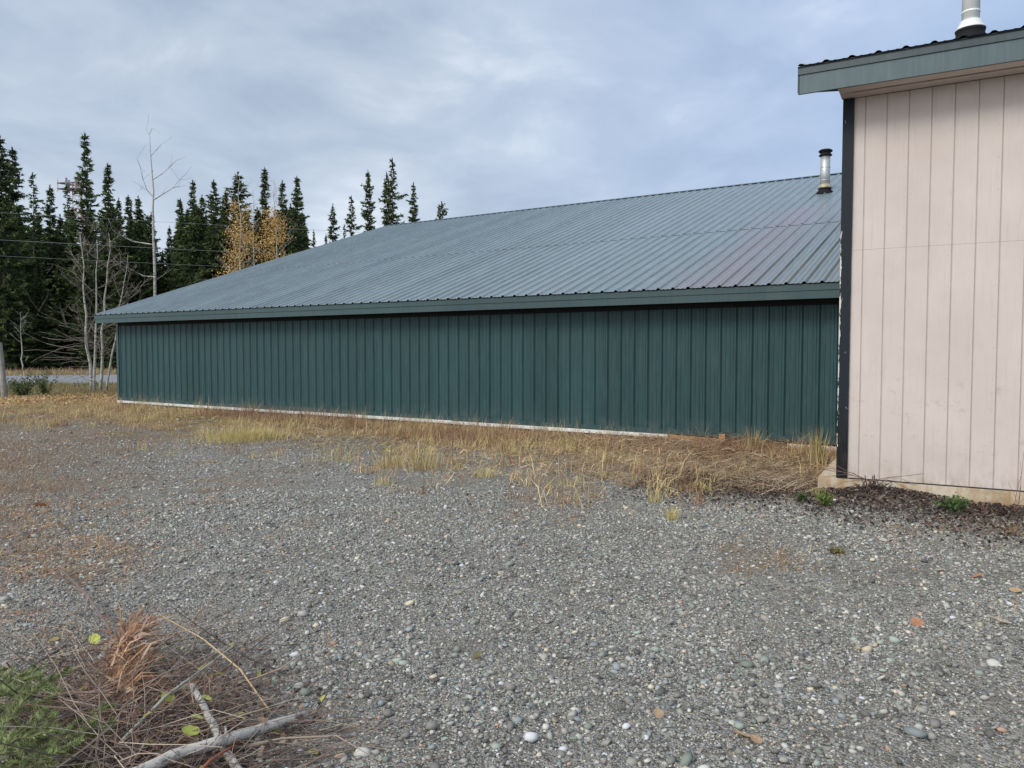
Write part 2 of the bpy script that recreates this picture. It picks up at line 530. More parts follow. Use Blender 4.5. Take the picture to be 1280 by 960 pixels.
def cladding(mb, O, U, V, Nn, length, height, profile, pitch, start=0., vlev=None, v0=0.):
    """ribbed sheet: profile [(u, out)] repeated every pitch along U, swept along V; uv in metres.
    start = u of the first rib; v0 = height of the sheet's lower edge in the uv map"""
    us, ds = [0.], [0.]
    k = math.floor((0 - start) / pitch) - 1
    while True:
        b = start + k * pitch
        if b > length:
            break
        for pu, pd in profile:
            x = b + pu
            if 0 < x < length:
                us.append(x); ds.append(pd)
        k += 1
    us.append(length); ds.append(0.)
    vl = np.array([0., height] if vlev is None else vlev)
    us = np.array(us); ds = np.array(ds)
    P = O[None, None] + us[:, None, None] * U + ds[:, None, None] * Nn + vl[None, :, None] * V
    uv = np.stack(np.broadcast_arrays(us[:, None], vl[None, :] + v0), -1)
    n, m = len(us), len(vl)
    f = [(i * m + j, (i + 1) * m + j, (i + 1) * m + j + 1, i * m + j + 1) for i in range(n - 1) for j in range(m - 1)]
    mb.add(P.reshape(-1, 3), f, uv.reshape(-1, 2))
    return mb


RIB = [(-.036, 0.), (-.012, .028), (.012, .028), (.036, 0.),
       (.070, 0.), (.078, .005), (.094, .005), (.102, 0.),
       (.148, 0.), (.156, .005), (.172, .005), (.180, 0.)]

# ------------------------------------------------------------------ long green building
green = thing('green_shed', 'long low dark green metal shed with a grey-green ribbed roof behind the gravel lot', 'building', GP)
gi = -GP           # children hold world coordinates relative to the shed's base


def gpt(s, d, z):
    """s along the wall from its right end, d towards the back, z up (local to the thing)"""
    return GW * s + GB * d + UP * z


GL, GR = -18.95, .31        # left and right end of the wall
WALL_T = 2.185
mb = MB()
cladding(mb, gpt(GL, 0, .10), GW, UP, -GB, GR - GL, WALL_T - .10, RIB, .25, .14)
# gable wall on the left and the back wall
wallo = mb.build('front_wall', M['green_wall'], green)
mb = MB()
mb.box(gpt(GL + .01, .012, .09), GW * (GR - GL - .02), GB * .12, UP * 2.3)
mb.build('wall_core', M['shadow_board'], green)  # strip left bare above the cladding is a black frieze painting the eave shade
RUN, SL = 11.6, .3393
RIDGE_D = 12.0962 - .45
EZ = 2.492
mb = MB()
z0 = EZ - .06
gab = [gpt(GL, .0, .1), gpt(GL, RIDGE_D, .1), gpt(GL, RIDGE_D + 9.6, .1), gpt(GL, RIDGE_D + 9.6, z0 + SL * (RIDGE_D + .45 - 9.6 - .0) - .05),
       gpt(GL, RIDGE_D, z0 + SL * (RIDGE_D + .45) - .05), gpt(GL, .0, z0 + SL * .45 - .05)]
gv = np.array(gab); gv2 = gv + GW * .08
mb.add(np.vstack([gv, gv2]), [(0, 1, 4, 5), (1, 2, 3, 4), (6 + 5, 6 + 4, 6 + 1, 6 + 0), (6 + 4, 6 + 3, 6 + 2, 6 + 1)])
gv = gv + GW * (GR - GL - .08); gv2 = gv + GW * .08
mb.add(np.vstack([gv, gv2]), [(0, 1, 4, 5), (1, 2, 3, 4), (6 + 5, 6 + 4, 6 + 1, 6 + 0), (6 + 4, 6 + 3, 6 + 2, 6 + 1)])
mb.build('gable_wall', M['green_wall'], green)
mb = MB(); mb.box(gpt(GL + .1, RIDGE_D + 9.5, .1), GW * (GR - GL - .2), GB * .1, UP * 3.2); mb.build('back_wall', M['green_wall'], green)
# white painted sill board under the cladding, a broken raw end towards the right
mb = MB()
def s_at(px):
    d_ = ray(px, 540); t_ = (GP[1] * GB[1] + GP[0] * GB[0]) / (d_[0] * GB[0] + d_[1] * GB[1])
    return float(np.dot(d_ * t_ - GP, GW))


s = GL - .02
S1, S2, S3 = s_at(837), s_at(905), s_at(985)
for ln in (2.6, 4.9, 4.3, S1 - s - 11.8):
    mb.box(gpt(s, -.045, .034 + random.uniform(-.006, .006)), GW * (ln - .012), GB * .04, UP * .062)
    s += ln
mb.build('sill_board', M['white_board'], green)
mb = MB(); mb.box(gpt(s + .01, -.05, .028), GW * (S2 - S1) + UP * -.03, GB * .04, UP * .065)
mb.box(gpt(S2 - .06, -.075, -.02), GW * .1, GB * .025, UP * .17)
mb.build('broken_sill_board', M['raw_board'], green)['label'] = 'bare orange broken length of sill board'
mb = MB(); mb.box(gpt(S3, -.045, -.0), GW * (.3 - S3), GB * .04, UP * .06)
tag(mb.build('sill_board', M['white_board'], green))
mb = MB(); mb.box(gpt(GL + .02, -.02, -.25), GW * (GR - GL - .04), GB * .1, UP * .31)
mb.build('footing', M['shadow_board'], green)
# drip flashing at the foot of the wall
mb = MB(); mb.box(gpt(GL, -.034, .098), GW * (GR - GL), GB * .03, UP * .075)
mb.build('foot_flashing', M['green_wall'], green)
# corner flashing
mb = MB(); mb.box(gpt(GL - .012, -.036, .176), GW * .1, GB * .03, UP * (WALL_T - .18)); mb.box(gpt(GL - .016, -.005, .176), GW * .014, GB * .12, UP * (WALL_T - .18))
mb.build('corner_flashing', M['green_trim'], green)
# roof: front slope in two courses with a lap, back slope shorter
rk = 19.2958
O = gpt(-rk, -.45, EZ)
V = GB + UP * SL; vl = np.linalg.norm(V); V = V / vl
NR = np.cross(GW, V); NR /= np.linalg.norm(NR)
slope_len = 12.0962 * vl
LAP = 4.86
roof = MB()
RL = rk + GR
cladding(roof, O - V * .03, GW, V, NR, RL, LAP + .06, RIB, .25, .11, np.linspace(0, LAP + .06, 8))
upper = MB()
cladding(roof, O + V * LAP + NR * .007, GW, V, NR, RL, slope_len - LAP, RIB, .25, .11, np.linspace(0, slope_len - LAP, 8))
# uv of the roof: u measured from the right end, v up the slope
roofo = roof.build('roof', M['green_roof'], green)
uvl = roofo.data.uv_layers[0]
vv = np.empty(len(roofo.data.vertices) * 3, np.float32); roofo.data.vertices.foreach_get('co', vv); vv = vv.reshape(-1, 3)
li = np.empty(len(roofo.data.loops), np.int32); roofo.data.loops.foreach_get('vertex_index', li)
rel = vv - O
U2 = np.stack([rel @ GW - rk, rel @ V], 1)
uvl.data.foreach_set('uv', U2[li].astype(np.float32).ravel())
V2 = GB - UP * SL; V2 /= vl
mb = MB()
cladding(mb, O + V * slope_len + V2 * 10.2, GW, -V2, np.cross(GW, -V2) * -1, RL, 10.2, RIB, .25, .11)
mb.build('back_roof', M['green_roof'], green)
mb = MB()
rp = gpt(-rk - .01, RIDGE_D, EZ + SL * 12.0962 + .035)
for sgn, vec in ((-1, -V), (1, V2)):
    mb.box(rp, GW * (RL + .02), vec * .16, UP * .006)
mb.build('ridge_cap', M['green_trim'], roofo)
# eave: upper drip trim, fascia board, soffit with its deep shade put into the near-black colour
mb = MB(); mb.box(gpt(-rk + .0, -.452, EZ - .115), GW * RL, GB * .03, UP * .095)
mb.build('eave_trim', M['green_trim'], green)
mb = MB(); mb.box(gpt(-rk + .005, -.44, EZ - .235), GW * (RL - .01), GB * .03, UP * .117)
mb.build('fascia', M['green_trim'], green)
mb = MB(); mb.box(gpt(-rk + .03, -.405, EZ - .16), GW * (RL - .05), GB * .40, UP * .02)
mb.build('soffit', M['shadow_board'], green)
# rake trims on both gables
for ss in (-rk - .018, GR):
    for p_, v_ in ((gpt(ss, -.45, EZ - .19), V * slope_len), (gpt(ss, RIDGE_D, EZ + SL * 12.0962 - .19), V2 * 10.2)):
        mb = MB(); mb.box(p_, GW * .016, v_, UP * .2); mb.build('rake_trim', M['green_trim'], green)
# stove pipe through the roof
base = on_plane(1031, 241, O + GP, NR) - GP
pipe = MB(); pipe.lathe(base, [(.115, -.05), (.115, .90), (.11, .902)], 28)
for zz in (.30, .62):
    pipe.lathe(base + UP * zz, [(.115, -.012), (.120, -.008), (.120, .008), (.115, .012)], 28)
po = pipe.build('stove_pipe', M['galv'], roofo, True)
mb = MB(); mb.lathe(base, [(.25, -.09), (.21, .0), (.155, .055), (.145, .10), (.12, .11)], 28); mb.build('rubber_boot', M['rubber'], roofo, True)
mb = MB(); mb.lathe(base + UP * .105, [(.175, 0), (.17, .03), (.128, .10), (.117, .105)], 28); mb.build('storm_collar', M['brass'], roofo, True)
mb = MB(); mb.lathe(base + UP * .90, [(.11, 0), (.155, .015), (.16, .03), (.125, .06), (.125, .10), (.165, .115), (.165, .14), (.13, .165), (.03, .185)], 28)
mb.build('rain_cap', M['rubber'], roofo, True)

# ------------------------------------------------------------------ cream building
cream = thing('cream_shop', 'cream grooved-plywood building with a dark corner board at the right edge', 'building', CPT)


def cpt(s, d, z):
    return CW * s + CB * d + UP * z


CLEN, CDEP = 9., 9.
GRV = [(-.0038, 0.), (-.0022, -.006), (.0022, -.006), (.0038, 0.)]
mb = MB()
cladding(mb, cpt(.0, 0, .15), CW, UP, -CB, CLEN, 2.393, GRV, .2, .19)
cladding(mb, cpt(.0, .003, 2.545), CW, UP, -CB, CLEN, 4.108 - 2.545, GRV, .2, .19, None, 2.395)
mb.build('siding', M['siding'], cream)
mb = MB(); mb.box(cpt(.02, .014, .15), CW * (CLEN - .04), CB * .1, UP * 3.95); mb.build('wall_core', M['shadow_board'], cream)
mb = MB()
for ss in (0, CLEN - .1):
    q = np.array([cpt(ss, .03, .15), cpt(ss, CDEP, .15), cpt(ss, CDEP, 4.1), cpt(ss, CDEP / 2, 4.1 + CDEP / 2 * .3), cpt(ss, .03, 4.1)])
    mb.add(np.vstack([q, q + CW * .1]), [(0, 1, 2, 3, 4), (9, 8, 7, 6, 5), (0, 4, 9, 5)])
mb.box(cpt(0, CDEP, .15), CW * CLEN, CB * .1, UP * 3.95)
mb.build('side_wall', M['siding'], cream)
mb = MB(); mb.box(cpt(-.022, -.024, .152), CW * .108, CB * .022, UP * 3.955); mb.build('corner_board', M['peeling'], cream)
mb = MB(); mb.box(cpt(-.024, -.002, .152), CW * .022, CB * .11, UP * 3.955); mb.build('corner_board', M['peeling'], cream)
mb = MB(); mb.box(cpt(-.2, -.035, -.3), CW * (CLEN + .4), CB * (CDEP + .3), UP * .445)
fo = mb.build('foundation', M['concrete'], cream)
bv = fo.modifiers.new('edge', 'BEVEL'); bv.width = .012; bv.segments = 2
mb = MB(); mb.box(cpt(.1, -.012, .1455), CW * (CLEN - .1), CB * .012, UP * .011); mb.build('sill_strip', M['shadow_board'], cream)
OH = .42
CE = 4.385
V = CB + UP * .30; cl = np.linalg.norm(V); V = V / cl
NR2 = np.cross(CW, V)
O2 = cpt(-.41, -OH - .03, CE - .004)
mb = MB()
cladding(mb, O2, CW, V, NR2, CLEN + .8, (CDEP / 2 + OH + .03) * cl, [(a_, d_ * .62) for a_, d_ in RIB], .2365, .03)
cladding(mb, O2 - NR2 * .012, CW, V, NR2, CLEN + .8, (CDEP / 2 + OH + .03) * cl, [(0, 0)], .5)
cro = mb.build('roof', M['dark_roof'], cream)
mb = MB()
V3 = CB - UP * .30; V3 /= np.linalg.norm(V3)
cladding(mb, cpt(-.41, CDEP / 2, CE - .004 + .3 * (CDEP / 2 + OH + .03)), CW, V3, np.cross(CW, V3), CLEN + .8, (CDEP / 2 + OH) * cl, RIB, .2365, .03)
mb.build('back_roof', M['dark_roof'], cream)
mb = MB(); mb.box(cpt(-.41, -OH - .012, CE - .088), CW * (CLEN + .8), CB * .03, UP * .082); mb.build('eave_trim', M['dark_roof'], cream)
mb = MB(); mb.box(cpt(-.405, -OH, CE - .278), CW * (CLEN + .79), CB * .03, UP * .1885); mb.build('fascia', M['slate_trim'], cream)
mb = MB()
mb.box(cpt(-.035, -OH + .031, 4.112), CW * (CLEN + .03), CB * .17, UP * .012)
mb.box(cpt(-.035, -OH + .242, 4.112), CW * (CLEN + .03), CB * .175, UP * .012)
mb.build('soffit', M['siding'], cream)
mb = MB()
s = .06
while s < CLEN - .7:
    mb.box(cpt(s, -OH + .2015, 4.124), CW * .56, CB * .04, UP * .008)
    s += .66
mb.build('soffit_vent', M['shadow_board'], cream)
mb = MB(); mb.box(cpt(-.03, -OH + .202, 4.136), CW * CLEN, CB * .04, UP * .01); mb.build('soffit_backing', M['siding'], cream)
for ss in (-.412, CLEN + .39):
    mb = MB(); mb.box(cpt(ss, -OH, CE - .27), CW * .02, V * (CDEP / 2 + OH) * cl, UP * .26); mb.build('rake_board', M['slate_trim'], cream)
# white vent pipe close to the eave
b3 = on_plane(1213, 36, CPT + cpt(0, .12, 0), CB)
b3 = b3 - CPT
b3[2] = CE + .3 * (.12 + OH)
mb = MB(); mb.lathe(b3, [(.078, -.05), (.078, 1.25), (.075, 1.255)], 28)
for zz in (.26, .92):
    mb.lathe(b3 + UP * zz, [(.078, -.01), (.082, -.007), (.082, .007), (.078, .01)], 28)
mb.build('vent_pipe', M['white_pipe'], cro, True)
mb = MB(); mb.lathe(b3 + UP * .09, [(.135, 0), (.13, .012), (.098, .06), (.092, .085), (.079, .09)], 28); mb.build('storm_collar', M['white_pipe'], cro, True)
mb = MB(); mb.lathe(b3 + UP * -.06, [(.17, 0.), (.15, .07), (.125, .10), (.128, .128), (.134, .147), (.09, .15)], 28); mb.build('rubber_boot', M['rubber'], cro, True)
mb = MB(); mb.lathe(b3 + UP * 1.255, [(.08, 0), (.13, .02), (.13, .05), (.09, .09), (.13, .12), (.12, .16), (.02, .2)], 24); mb.build('rain_cap', M['rubber'], cro, True)

# ------------------------------------------------------------------ ground, road
def graded(lo, hi, step, reach, n):
    a = np.arange(lo, hi + step / 2, step)
    g = np.geomspace(step * 2, reach, n)
    return np.concatenate([(lo - np.cumsum(g))[::-1], a, hi + np.cumsum(g)])


gx = graded(-17, 9, .13, 160, 26); gy = graded(.6, 24, .13, 160, 26)
GX, GY = np.meshgrid(gx, gy, indexing='ij')
GZ = hgt(GX, GY)
nx, ny = GX.shape
idx = np.arange(nx * ny).reshape(nx, ny)
q = np.stack([idx[:-1, :-1], idx[1:, :-1], idx[1:, 1:], idx[:-1, 1:]], -1).reshape(-1, 4)
me = bpy.data.meshes.new('ground')
me.vertices.add(nx * ny); me.vertices.foreach_set('co', np.stack([GX, GY, GZ], -1).astype(np.float32).ravel())
me.loops.add(q.size); me.loops.foreach_set('vertex_index', q.astype(np.int32).ravel())
me.polygons.add(len(q)); me.polygons.foreach_set('loop_start', np.arange(0, q.size, 4, dtype=np.int32))
me.update(calc_edges=True)
me.polygons.foreach_set('use_smooth', np.ones(len(q), bool))


def wall_d(x, y):
    return -((x - GP[0]) * GB[0] + (y - GP[1]) * GB[1])


def wall_s(x, y):
    return (x - GP[0]) * GW[0] + (y - GP[1]) * GW[1]


def strip_w(s):
    return 3.5 + 1.5 * (vnoise(s, s * 0, 2.2, 3) - .5) + .6 * (vnoise(s, s * 0, .7, 4) - .5)


def soil_w(x, y):
    d, s = wall_d(x, y), wall_s(x, y)
    w = np.clip(1.15 - np.maximum(d, 0) / strip_w(s) * .75, 0, 1) * (s < 2) * (s > -26)
    # patchy thatch on the left of the lot
    left = np.clip((-x - .9 - .14 * y) / 3.5, 0, 1) * .75
    near_l = np.exp(-((x + 3.1) / 1.2) ** 2 - ((y - 5.2) / 1.7) ** 2) * .55
    cd = -((x - CPT[0]) * CB[0] + (y - CPT[1]) * CB[1])
    cs = (x - CPT[0]) * CW[0] + (y - CPT[1]) * CW[1]
    cr = np.clip(1.2 - cd / .95, 0, 1) * (cs > -1.2) * (cd > -.6)
    patch = np.clip((vnoise(x, y, 1.7, 77) * .65 + vnoise(x, y, .6, 78) * .35 - .52) * 2.4, 0, .5) * (y < 26)
    right = np.clip((x - 1.2) / 2.5, 0, 1) * np.clip((y - 4.2) / 2., 0, 1) * (y < 9.5) * .3
    out = np.maximum.reduce([w, left * (y < 30), near_l, cr, patch, right])
    return np.clip(out + .25 * (vnoise(x, y, .9, 8) - .5) * (out > .05), 0, 1)


def verge_w(x, y):
    v = np.clip((y - 22.4 + .10 * (x + 16)) / 2., 0, 1)
    return v * (1 - np.clip((y - 60) / 6., 0, 1))


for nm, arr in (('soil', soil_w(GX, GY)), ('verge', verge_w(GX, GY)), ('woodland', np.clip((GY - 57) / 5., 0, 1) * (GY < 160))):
    a = me.attributes.new(nm, 'FLOAT', 'POINT'); a.data.foreach_set('value', arr.astype(np.float32).ravel())
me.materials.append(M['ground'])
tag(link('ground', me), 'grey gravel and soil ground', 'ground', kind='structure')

rd = np.array([.92, .39, 0]); rd /= np.linalg.norm(rd); rn = np.array([-rd[1], rd[0], 0])
mb = MB()
rc = np.array([-25.2, 38.3, 0])
a0, a1 = rc - rd * 120, rc + rd * 90
secs = [(-5.6, -.02), (-4.6, .09), (0, .13), (4.6, .09), (5.6, -.02)]
for t in np.linspace(0, 1, 2):
    for o_, z in secs:
        pass
v = [a0 + rn * o_ + UP * z for o_, z in secs] + [a1 + rn * o_ + UP * z for o_, z in secs]
mb.add(v, [(i, 5 + i, 6 + i, 1 + i) for i in range(4)])
ro = mb.build('road', M['asphalt']); tag(ro, 'pale grey road passing between the lot and the spruces', 'road', kind='structure')

# ------------------------------------------------------------------ gravel stones (nobody could count them)
t = (1 + 5 ** .5) / 2
ICO = np.array([(-1, t, 0), (1, t, 0), (-1, -t, 0), (1, -t, 0), (0, -1, t), (0, 1, t), (0, -1, -t), (0, 1, -t), (t, 0, -1), (t, 0, 1), (-t, 0, -1), (-t, 0, 1)], float)
ICO /= np.linalg.norm(ICO[0])
ICF = np.array([(0, 11, 5), (0, 5, 1), (0, 1, 7), (0, 7, 10), (0, 10, 11), (1, 5, 9), (5, 11, 4), (11, 10, 2), (10, 7, 6), (7, 1, 8), (3, 9, 4), (3, 4, 2), (3, 2, 6), (3, 6, 8), (3, 8, 9), (4, 9, 5), (2, 4, 11), (6, 2, 10), (8, 6, 7), (9, 8, 1)])


def scatter(y0, y1, dens, margin=1.7):
    area = (y1 - y0) * (1.42 * (y0 + y1) / 2 + 2 * margin)
    n = int(area * dens)
    y = np.sqrt(rng.uniform(y0 ** 2, y1 ** 2, n)) if y0 > 0 else rng.uniform(y0, y1, n)
    x = rng.uniform(-1, 1, n) * (.71 * y + margin)
    return x, y


PAL = np.array([(.165, .163, .154), (.225, .222, .21), (.30, .298, .282), (.165, .188, .198), (.085, .085, .083), (.36, .31, .24), (.19, .222, .198), (.56, .545, .50), (.28, .19, .15), (.12, .12, .115)])
PW = np.array([.20, .20, .17, .11, .12, .045, .09, .03, .014, .06]); PW /= PW.sum()


def stones(specs):
    Vs, Cs = [], []
    for y0, y1, dens, med, sig, mn in specs:
        x, y = scatter(y0, y1, dens)
        fin = vnoise(x * .6, y, .9, 23) * .6 + vnoise(x, y, .33, 24) * .4
        keep = rng.random(len(x)) < (1 - .7 * soil_w(x, y)) * np.clip(2.4 * fin - .2, .3, 1.2)
        keep &= wall_d(x, y) > .3
        cd = -((x - CPT[0]) * CB[0] + (y - CPT[1]) * CB[1])
        keep &= ~((cd < .1) & (x > 3.2))
        x, y = x[keep], y[keep]
        n = len(x)
        d = np.clip(med * np.exp(rng.normal(0, sig, n)), mn, .075)
        r = d / 2
        sx, sy, sz = r * rng.uniform(.85, 1.35, n), r * rng.uniform(.7, 1.05, n), r * rng.uniform(.42, .75, n)
        a = rng.uniform(0, 6.283, n); tl = rng.normal(0, .25, n)
        P = ICO[None] * (1 + rng.normal(0, .17, (n, 12, 1)))
        P = P * np.stack([sx, sy, sz], -1)[:, None, :]
        zx = P[..., 2] + P[..., 0] * np.sin(tl)[:, None]
        ca, sa = np.cos(a)[:, None], np.sin(a)[:, None]
        X = P[..., 0] * ca - P[..., 1] * sa; Y = P[..., 0] * sa + P[..., 1] * ca
        zc = hgt(x, y) + sz * rng.uniform(.0, .8, n)
        Vs.append(np.stack([X + x[:, None], Y + y[:, None], zx + zc[:, None]], -1).reshape(-1, 3))
        c = np.minimum(PAL[rng.choice(len(PAL), n, p=PW)] * rng.uniform(.8, 1.75, (n, 1)) * np.array([1.05, 1.0, .925]), .55)
        Cs.append(np.repeat(c, 12, 0))
    V = np.concatenate(Vs); C = np.concatenate(Cs)
    n = len(V) // 12
    T = (ICF[None] + (np.arange(n) * 12)[:, None, None]).reshape(-1, 3)
    return V, T, C


V_, T_, C_ = stones([(1.9, 4.6, 6800, .0085, .38, .0045), (1.9, 4.6, 520, .020, .36, .011), (1.9, 3.9, 75, .036, .25, .022), (4.6, 8., 2600, .0125, .38, .007), (4.6, 8., 130, .025, .33, .014),
                     (8., 13., 620, .018, .36, .011), (13., 23., 90, .028, .35, .018)])
tag(link('gravel', tri_mesh('gravel', V_, T_, C_, M['stone'], True)), 'loose grey river gravel of mixed sizes covering the lot', 'gravel', kind='stuff')


# ------------------------------------------------------------------ grass blades and fallen leaves
def blades(base, h, width, lean, az, col, lie=False):
    """bent tapering blades; base (n,3), lean = angle from vertical"""
    n = len(base)
    lean = np.asarray(lean); dirh = np.stack([np.cos(az), np.sin(az), np.zeros(n)], -1)
    side = np.stack([-np.sin(az + .6), np.cos(az + .6), rng.normal(0, .5, n)], -1)
    l1 = lean * .6; l2 = np.minimum(lean * 1.35, 1.65)
    if lie:
        l1 = np.clip(rng.normal(1.32, .16, n), .8, 1.6); l2 = np.clip(rng.normal(1.62, .22, n), 1.1, 2.2)
    p1 = base + (dirh * np.sin(l1)[:, None] + UP * np.cos(l1)[:, None]) * (h * .5)[:, None]
    p2 = p1 + (dirh * np.sin(l2)[:, None] + UP * np.cos(l2)[:, None]) * (h * .5)[:, None]
    p2[:, 2] = np.maximum(p2[:, 2], base[:, 2] + .004)
    w = np.asarray(width)[:, None] * side * .5
    V = np.stack([base - w, base + w, p1 - w * .8, p1 + w * .8, p2], 1).reshape(-1, 3)
    T = np.array([(0, 1, 3), (0, 3, 2), (2, 3, 4)])
    T = (T[None] + (np.arange(n) * 5)[:, None, None]).reshape(-1, 3)
    return V, T, np.repeat(col, 5, 0)


def join(parts):
    Vs, Ts, Cs, o = [], [], [], 0
    for V, T, C in parts:
        Vs.append(V); Ts.append(T + o); Cs.append(C); o += len(V)
    return np.concatenate(Vs), np.concatenate(Ts), np.concatenate(Cs)


STRAW = np.array([(.50, .36, .19), (.58, .45, .26), (.40, .27, .15), (.33, .20, .12), (.46, .37, .16), (.52, .38, .23)])


def straw_cols(n, x, y, seed=0):
    c = STRAW[rng.integers(0, len(STRAW), n)] * rng.uniform(.75, 1.8, (n, 1))
    red = np.clip((vnoise(x, y, 1.1, 31 + seed) - .58) * 4, 0, 1)[:, None]
    yel = np.clip((vnoise(x, y, 1.0, 41 + seed) - .60) * 4.5, 0, 1)[:, None]
    c = c * (1 - red * .7) + np.array([.38, .23, .15]) * red * .7 * rng.uniform(.7, 1.3, (n, 1))
    c = c * (1 - yel * .75) + np.array([.56, .47, .20]) * yel * .75 * rng.uniform(.7, 1.2, (n, 1))
    return c


parts = []
# strip along the green wall: clumps of standing blades over lying thatch
nc = 4500
s = rng.uniform(-21.5, .5, nc); d = rng.uniform(.03, 1.5, nc) * strip_w(s)
ok = rng.random(nc) < np.clip(1.5 - d / strip_w(s), 0.04, 1) * np.clip(2.8 * vnoise(s, d, .75, 51) - .75, .04, 1)
s, d = s[ok], d[ok]
per = rng.integers(8, 30, len(s))
hcl = np.clip(.115 * np.exp(rng.normal(0, .5, len(s))), .03, .36) * np.clip(.45 + d * .8, .45, 1)
S = np.repeat(s, per); D = np.repeat(d, per); hc = np.repeat(hcl, per); rad = np.repeat(.03 + hcl * .35, per)
kind = np.repeat(rng.random(len(s)), per)
n = len(S)
S = S + rng.normal(0, 1, n) * rad; D = np.maximum(.02, D + rng.normal(0, 1, n) * rad)
P = GP + GW * S[:, None] - GB * D[:, None]
P[:, 2] = hgt(P[:, 0], P[:, 1]) - .005
cc = straw_cols(n, P[:, 0], P[:, 1])
cc = np.where((kind < .18)[:, None], np.array([.40, .22, .12]) * rng.uniform(.5, 1.3, (n, 1)), cc)
cc = np.where((kind > .86)[:, None], np.array([.64, .52, .22]) * rng.uniform(.6, 1.2, (n, 1)), cc)
parts.append(blades(P, hc * rng.uniform(.5, 1.5, n), rng.uniform(.004, .010, n), np.abs(rng.normal(.45, .4, n)), rng.uniform(0, 6.283, n), cc))
# rust coloured dead weeds, and tall thin stalks close to the wall
for m_, s0, s1, d0, d1, h0, h1, cols, wd in ((300, -13.4, -9.6, .3, 1.6, .12, .36, [(.36, .20, .13), (.26, .15, .11), (.42, .27, .17)], .007), (200, -5.2, .1, .5, 1.6, .10, .26, [(.45, .26, .14), (.30, .17, .11), (.55, .40, .24)], .006),
                                         (85, -19, .1, .02, .35, .18, .50, [(.56, .45, .27), (.44, .33, .20), (.40, .38, .18)], .005), (300, -9.5, -4.5, .2, 2.2, .10, .28, [(.32, .19, .12), (.48, .32, .18)], .007)):
    s = rng.uniform(s0, s1, m_); d = rng.uniform(d0, d1, m_)
    per = rng.integers(3, 10, m_); S = np.repeat(s, per); D = np.repeat(d, per); n = len(S)
    S = S + rng.normal(0, .05, n); D = np.maximum(.02, D + rng.normal(0, .04, n))
    P = GP + GW * S[:, None] - GB * D[:, None]; P[:, 2] = hgt(P[:, 0], P[:, 1])
    parts.append(blades(P, rng.uniform(h0, h1, n), rng.uniform(wd * .6, wd * 1.3, n), np.abs(rng.normal(.3, .25, n)), rng.uniform(0, 6.283, n), np.array(cols)[rng.integers(0, len(cols), n)] * rng.uniform(.6, 1.25, (n, 1))))
n = 60000
S = rng.uniform(-22.5, .45, n); D = rng.uniform(0.02, 1.15, n) * strip_w(S)
ok = rng.random(n) < np.clip(1.35 - D / strip_w(S), 0, 1) * (.3 + .8 * vnoise(S, D, .6, 52))
S, D = S[ok], D[ok]; n = len(S)
P = GP + GW * S[:, None] - GB * D[:, None]; P[:, 2] = hgt(P[:, 0], P[:, 1]) + rng.uniform(0, .03, n)
parts.append(blades(P, rng.uniform(.05, .24, n), rng.uniform(.004, .010, n), rng.uniform(1.1, 1.5, n), rng.uniform(0, 6.283, n), straw_cols(n, P[:, 0], P[:, 1], 3) * rng.uniform(.4, 1.1, (n, 1)), True))
# reddish heap of fallen stems towards the right end
n = 9000
S = rng.normal(-2.6, 1.15, n); D = np.abs(rng.normal(.65, .6, n)) + .22
ok = S < .3; S, D = S[ok], D[ok]; n = len(S)
P = GP + GW * S[:, None] - GB * D[:, None]
heap = .13 * np.exp(-((S + 1.2) / .6) ** 2) * np.exp(-((D - .55) / .35) ** 2) + .03
P[:, 2] = hgt(P[:, 0], P[:, 1]) + rng.uniform(0, 1, n) * heap
parts.append(blades(P, rng.uniform(.15, .6, n), rng.uniform(.004, .009, n), rng.uniform(1.1, 1.55, n), rng.uniform(0, 6.283, n),
                    np.array([(.48, .29, .17), (.36, .21, .13), (.60, .45, .30), (.55, .43, .27), (.20, .12, .08)])[rng.integers(0, 5, n)] * rng.uniform(.6, 1.25, (n, 1)), True))
# fallen straw between the green wall and the foundation corner
n = 5200
S = rng.uniform(-3.2, .1, n); D = rng.normal(-.5, 1.0, n)
P = CPT + CW * S[:, None] - CB * D[:, None]
ok = (wall_d(P[:, 0], P[:, 1]) > .05) & (S < -.22 + .0 * D) & (rng.random(n) < np.clip(1.3 - np.maximum(D, 0), .1, 1)); P = P[ok]; n = len(P)
P[:, 2] = hgt(P[:, 0], P[:, 1]) + rng.uniform(0, .05, n)
parts.append(blades(P, rng.uniform(.08, .5, n), rng.uniform(.003, .007, n), rng.uniform(1.1, 1.5, n), rng.uniform(0, 6.283, n), np.array([(.56, .43, .28), (.42, .27, .16), (.62, .52, .36), (.22, .14, .09)])[rng.integers(0, 4, n)] * rng.uniform(.6, 1.2, (n, 1)), True))
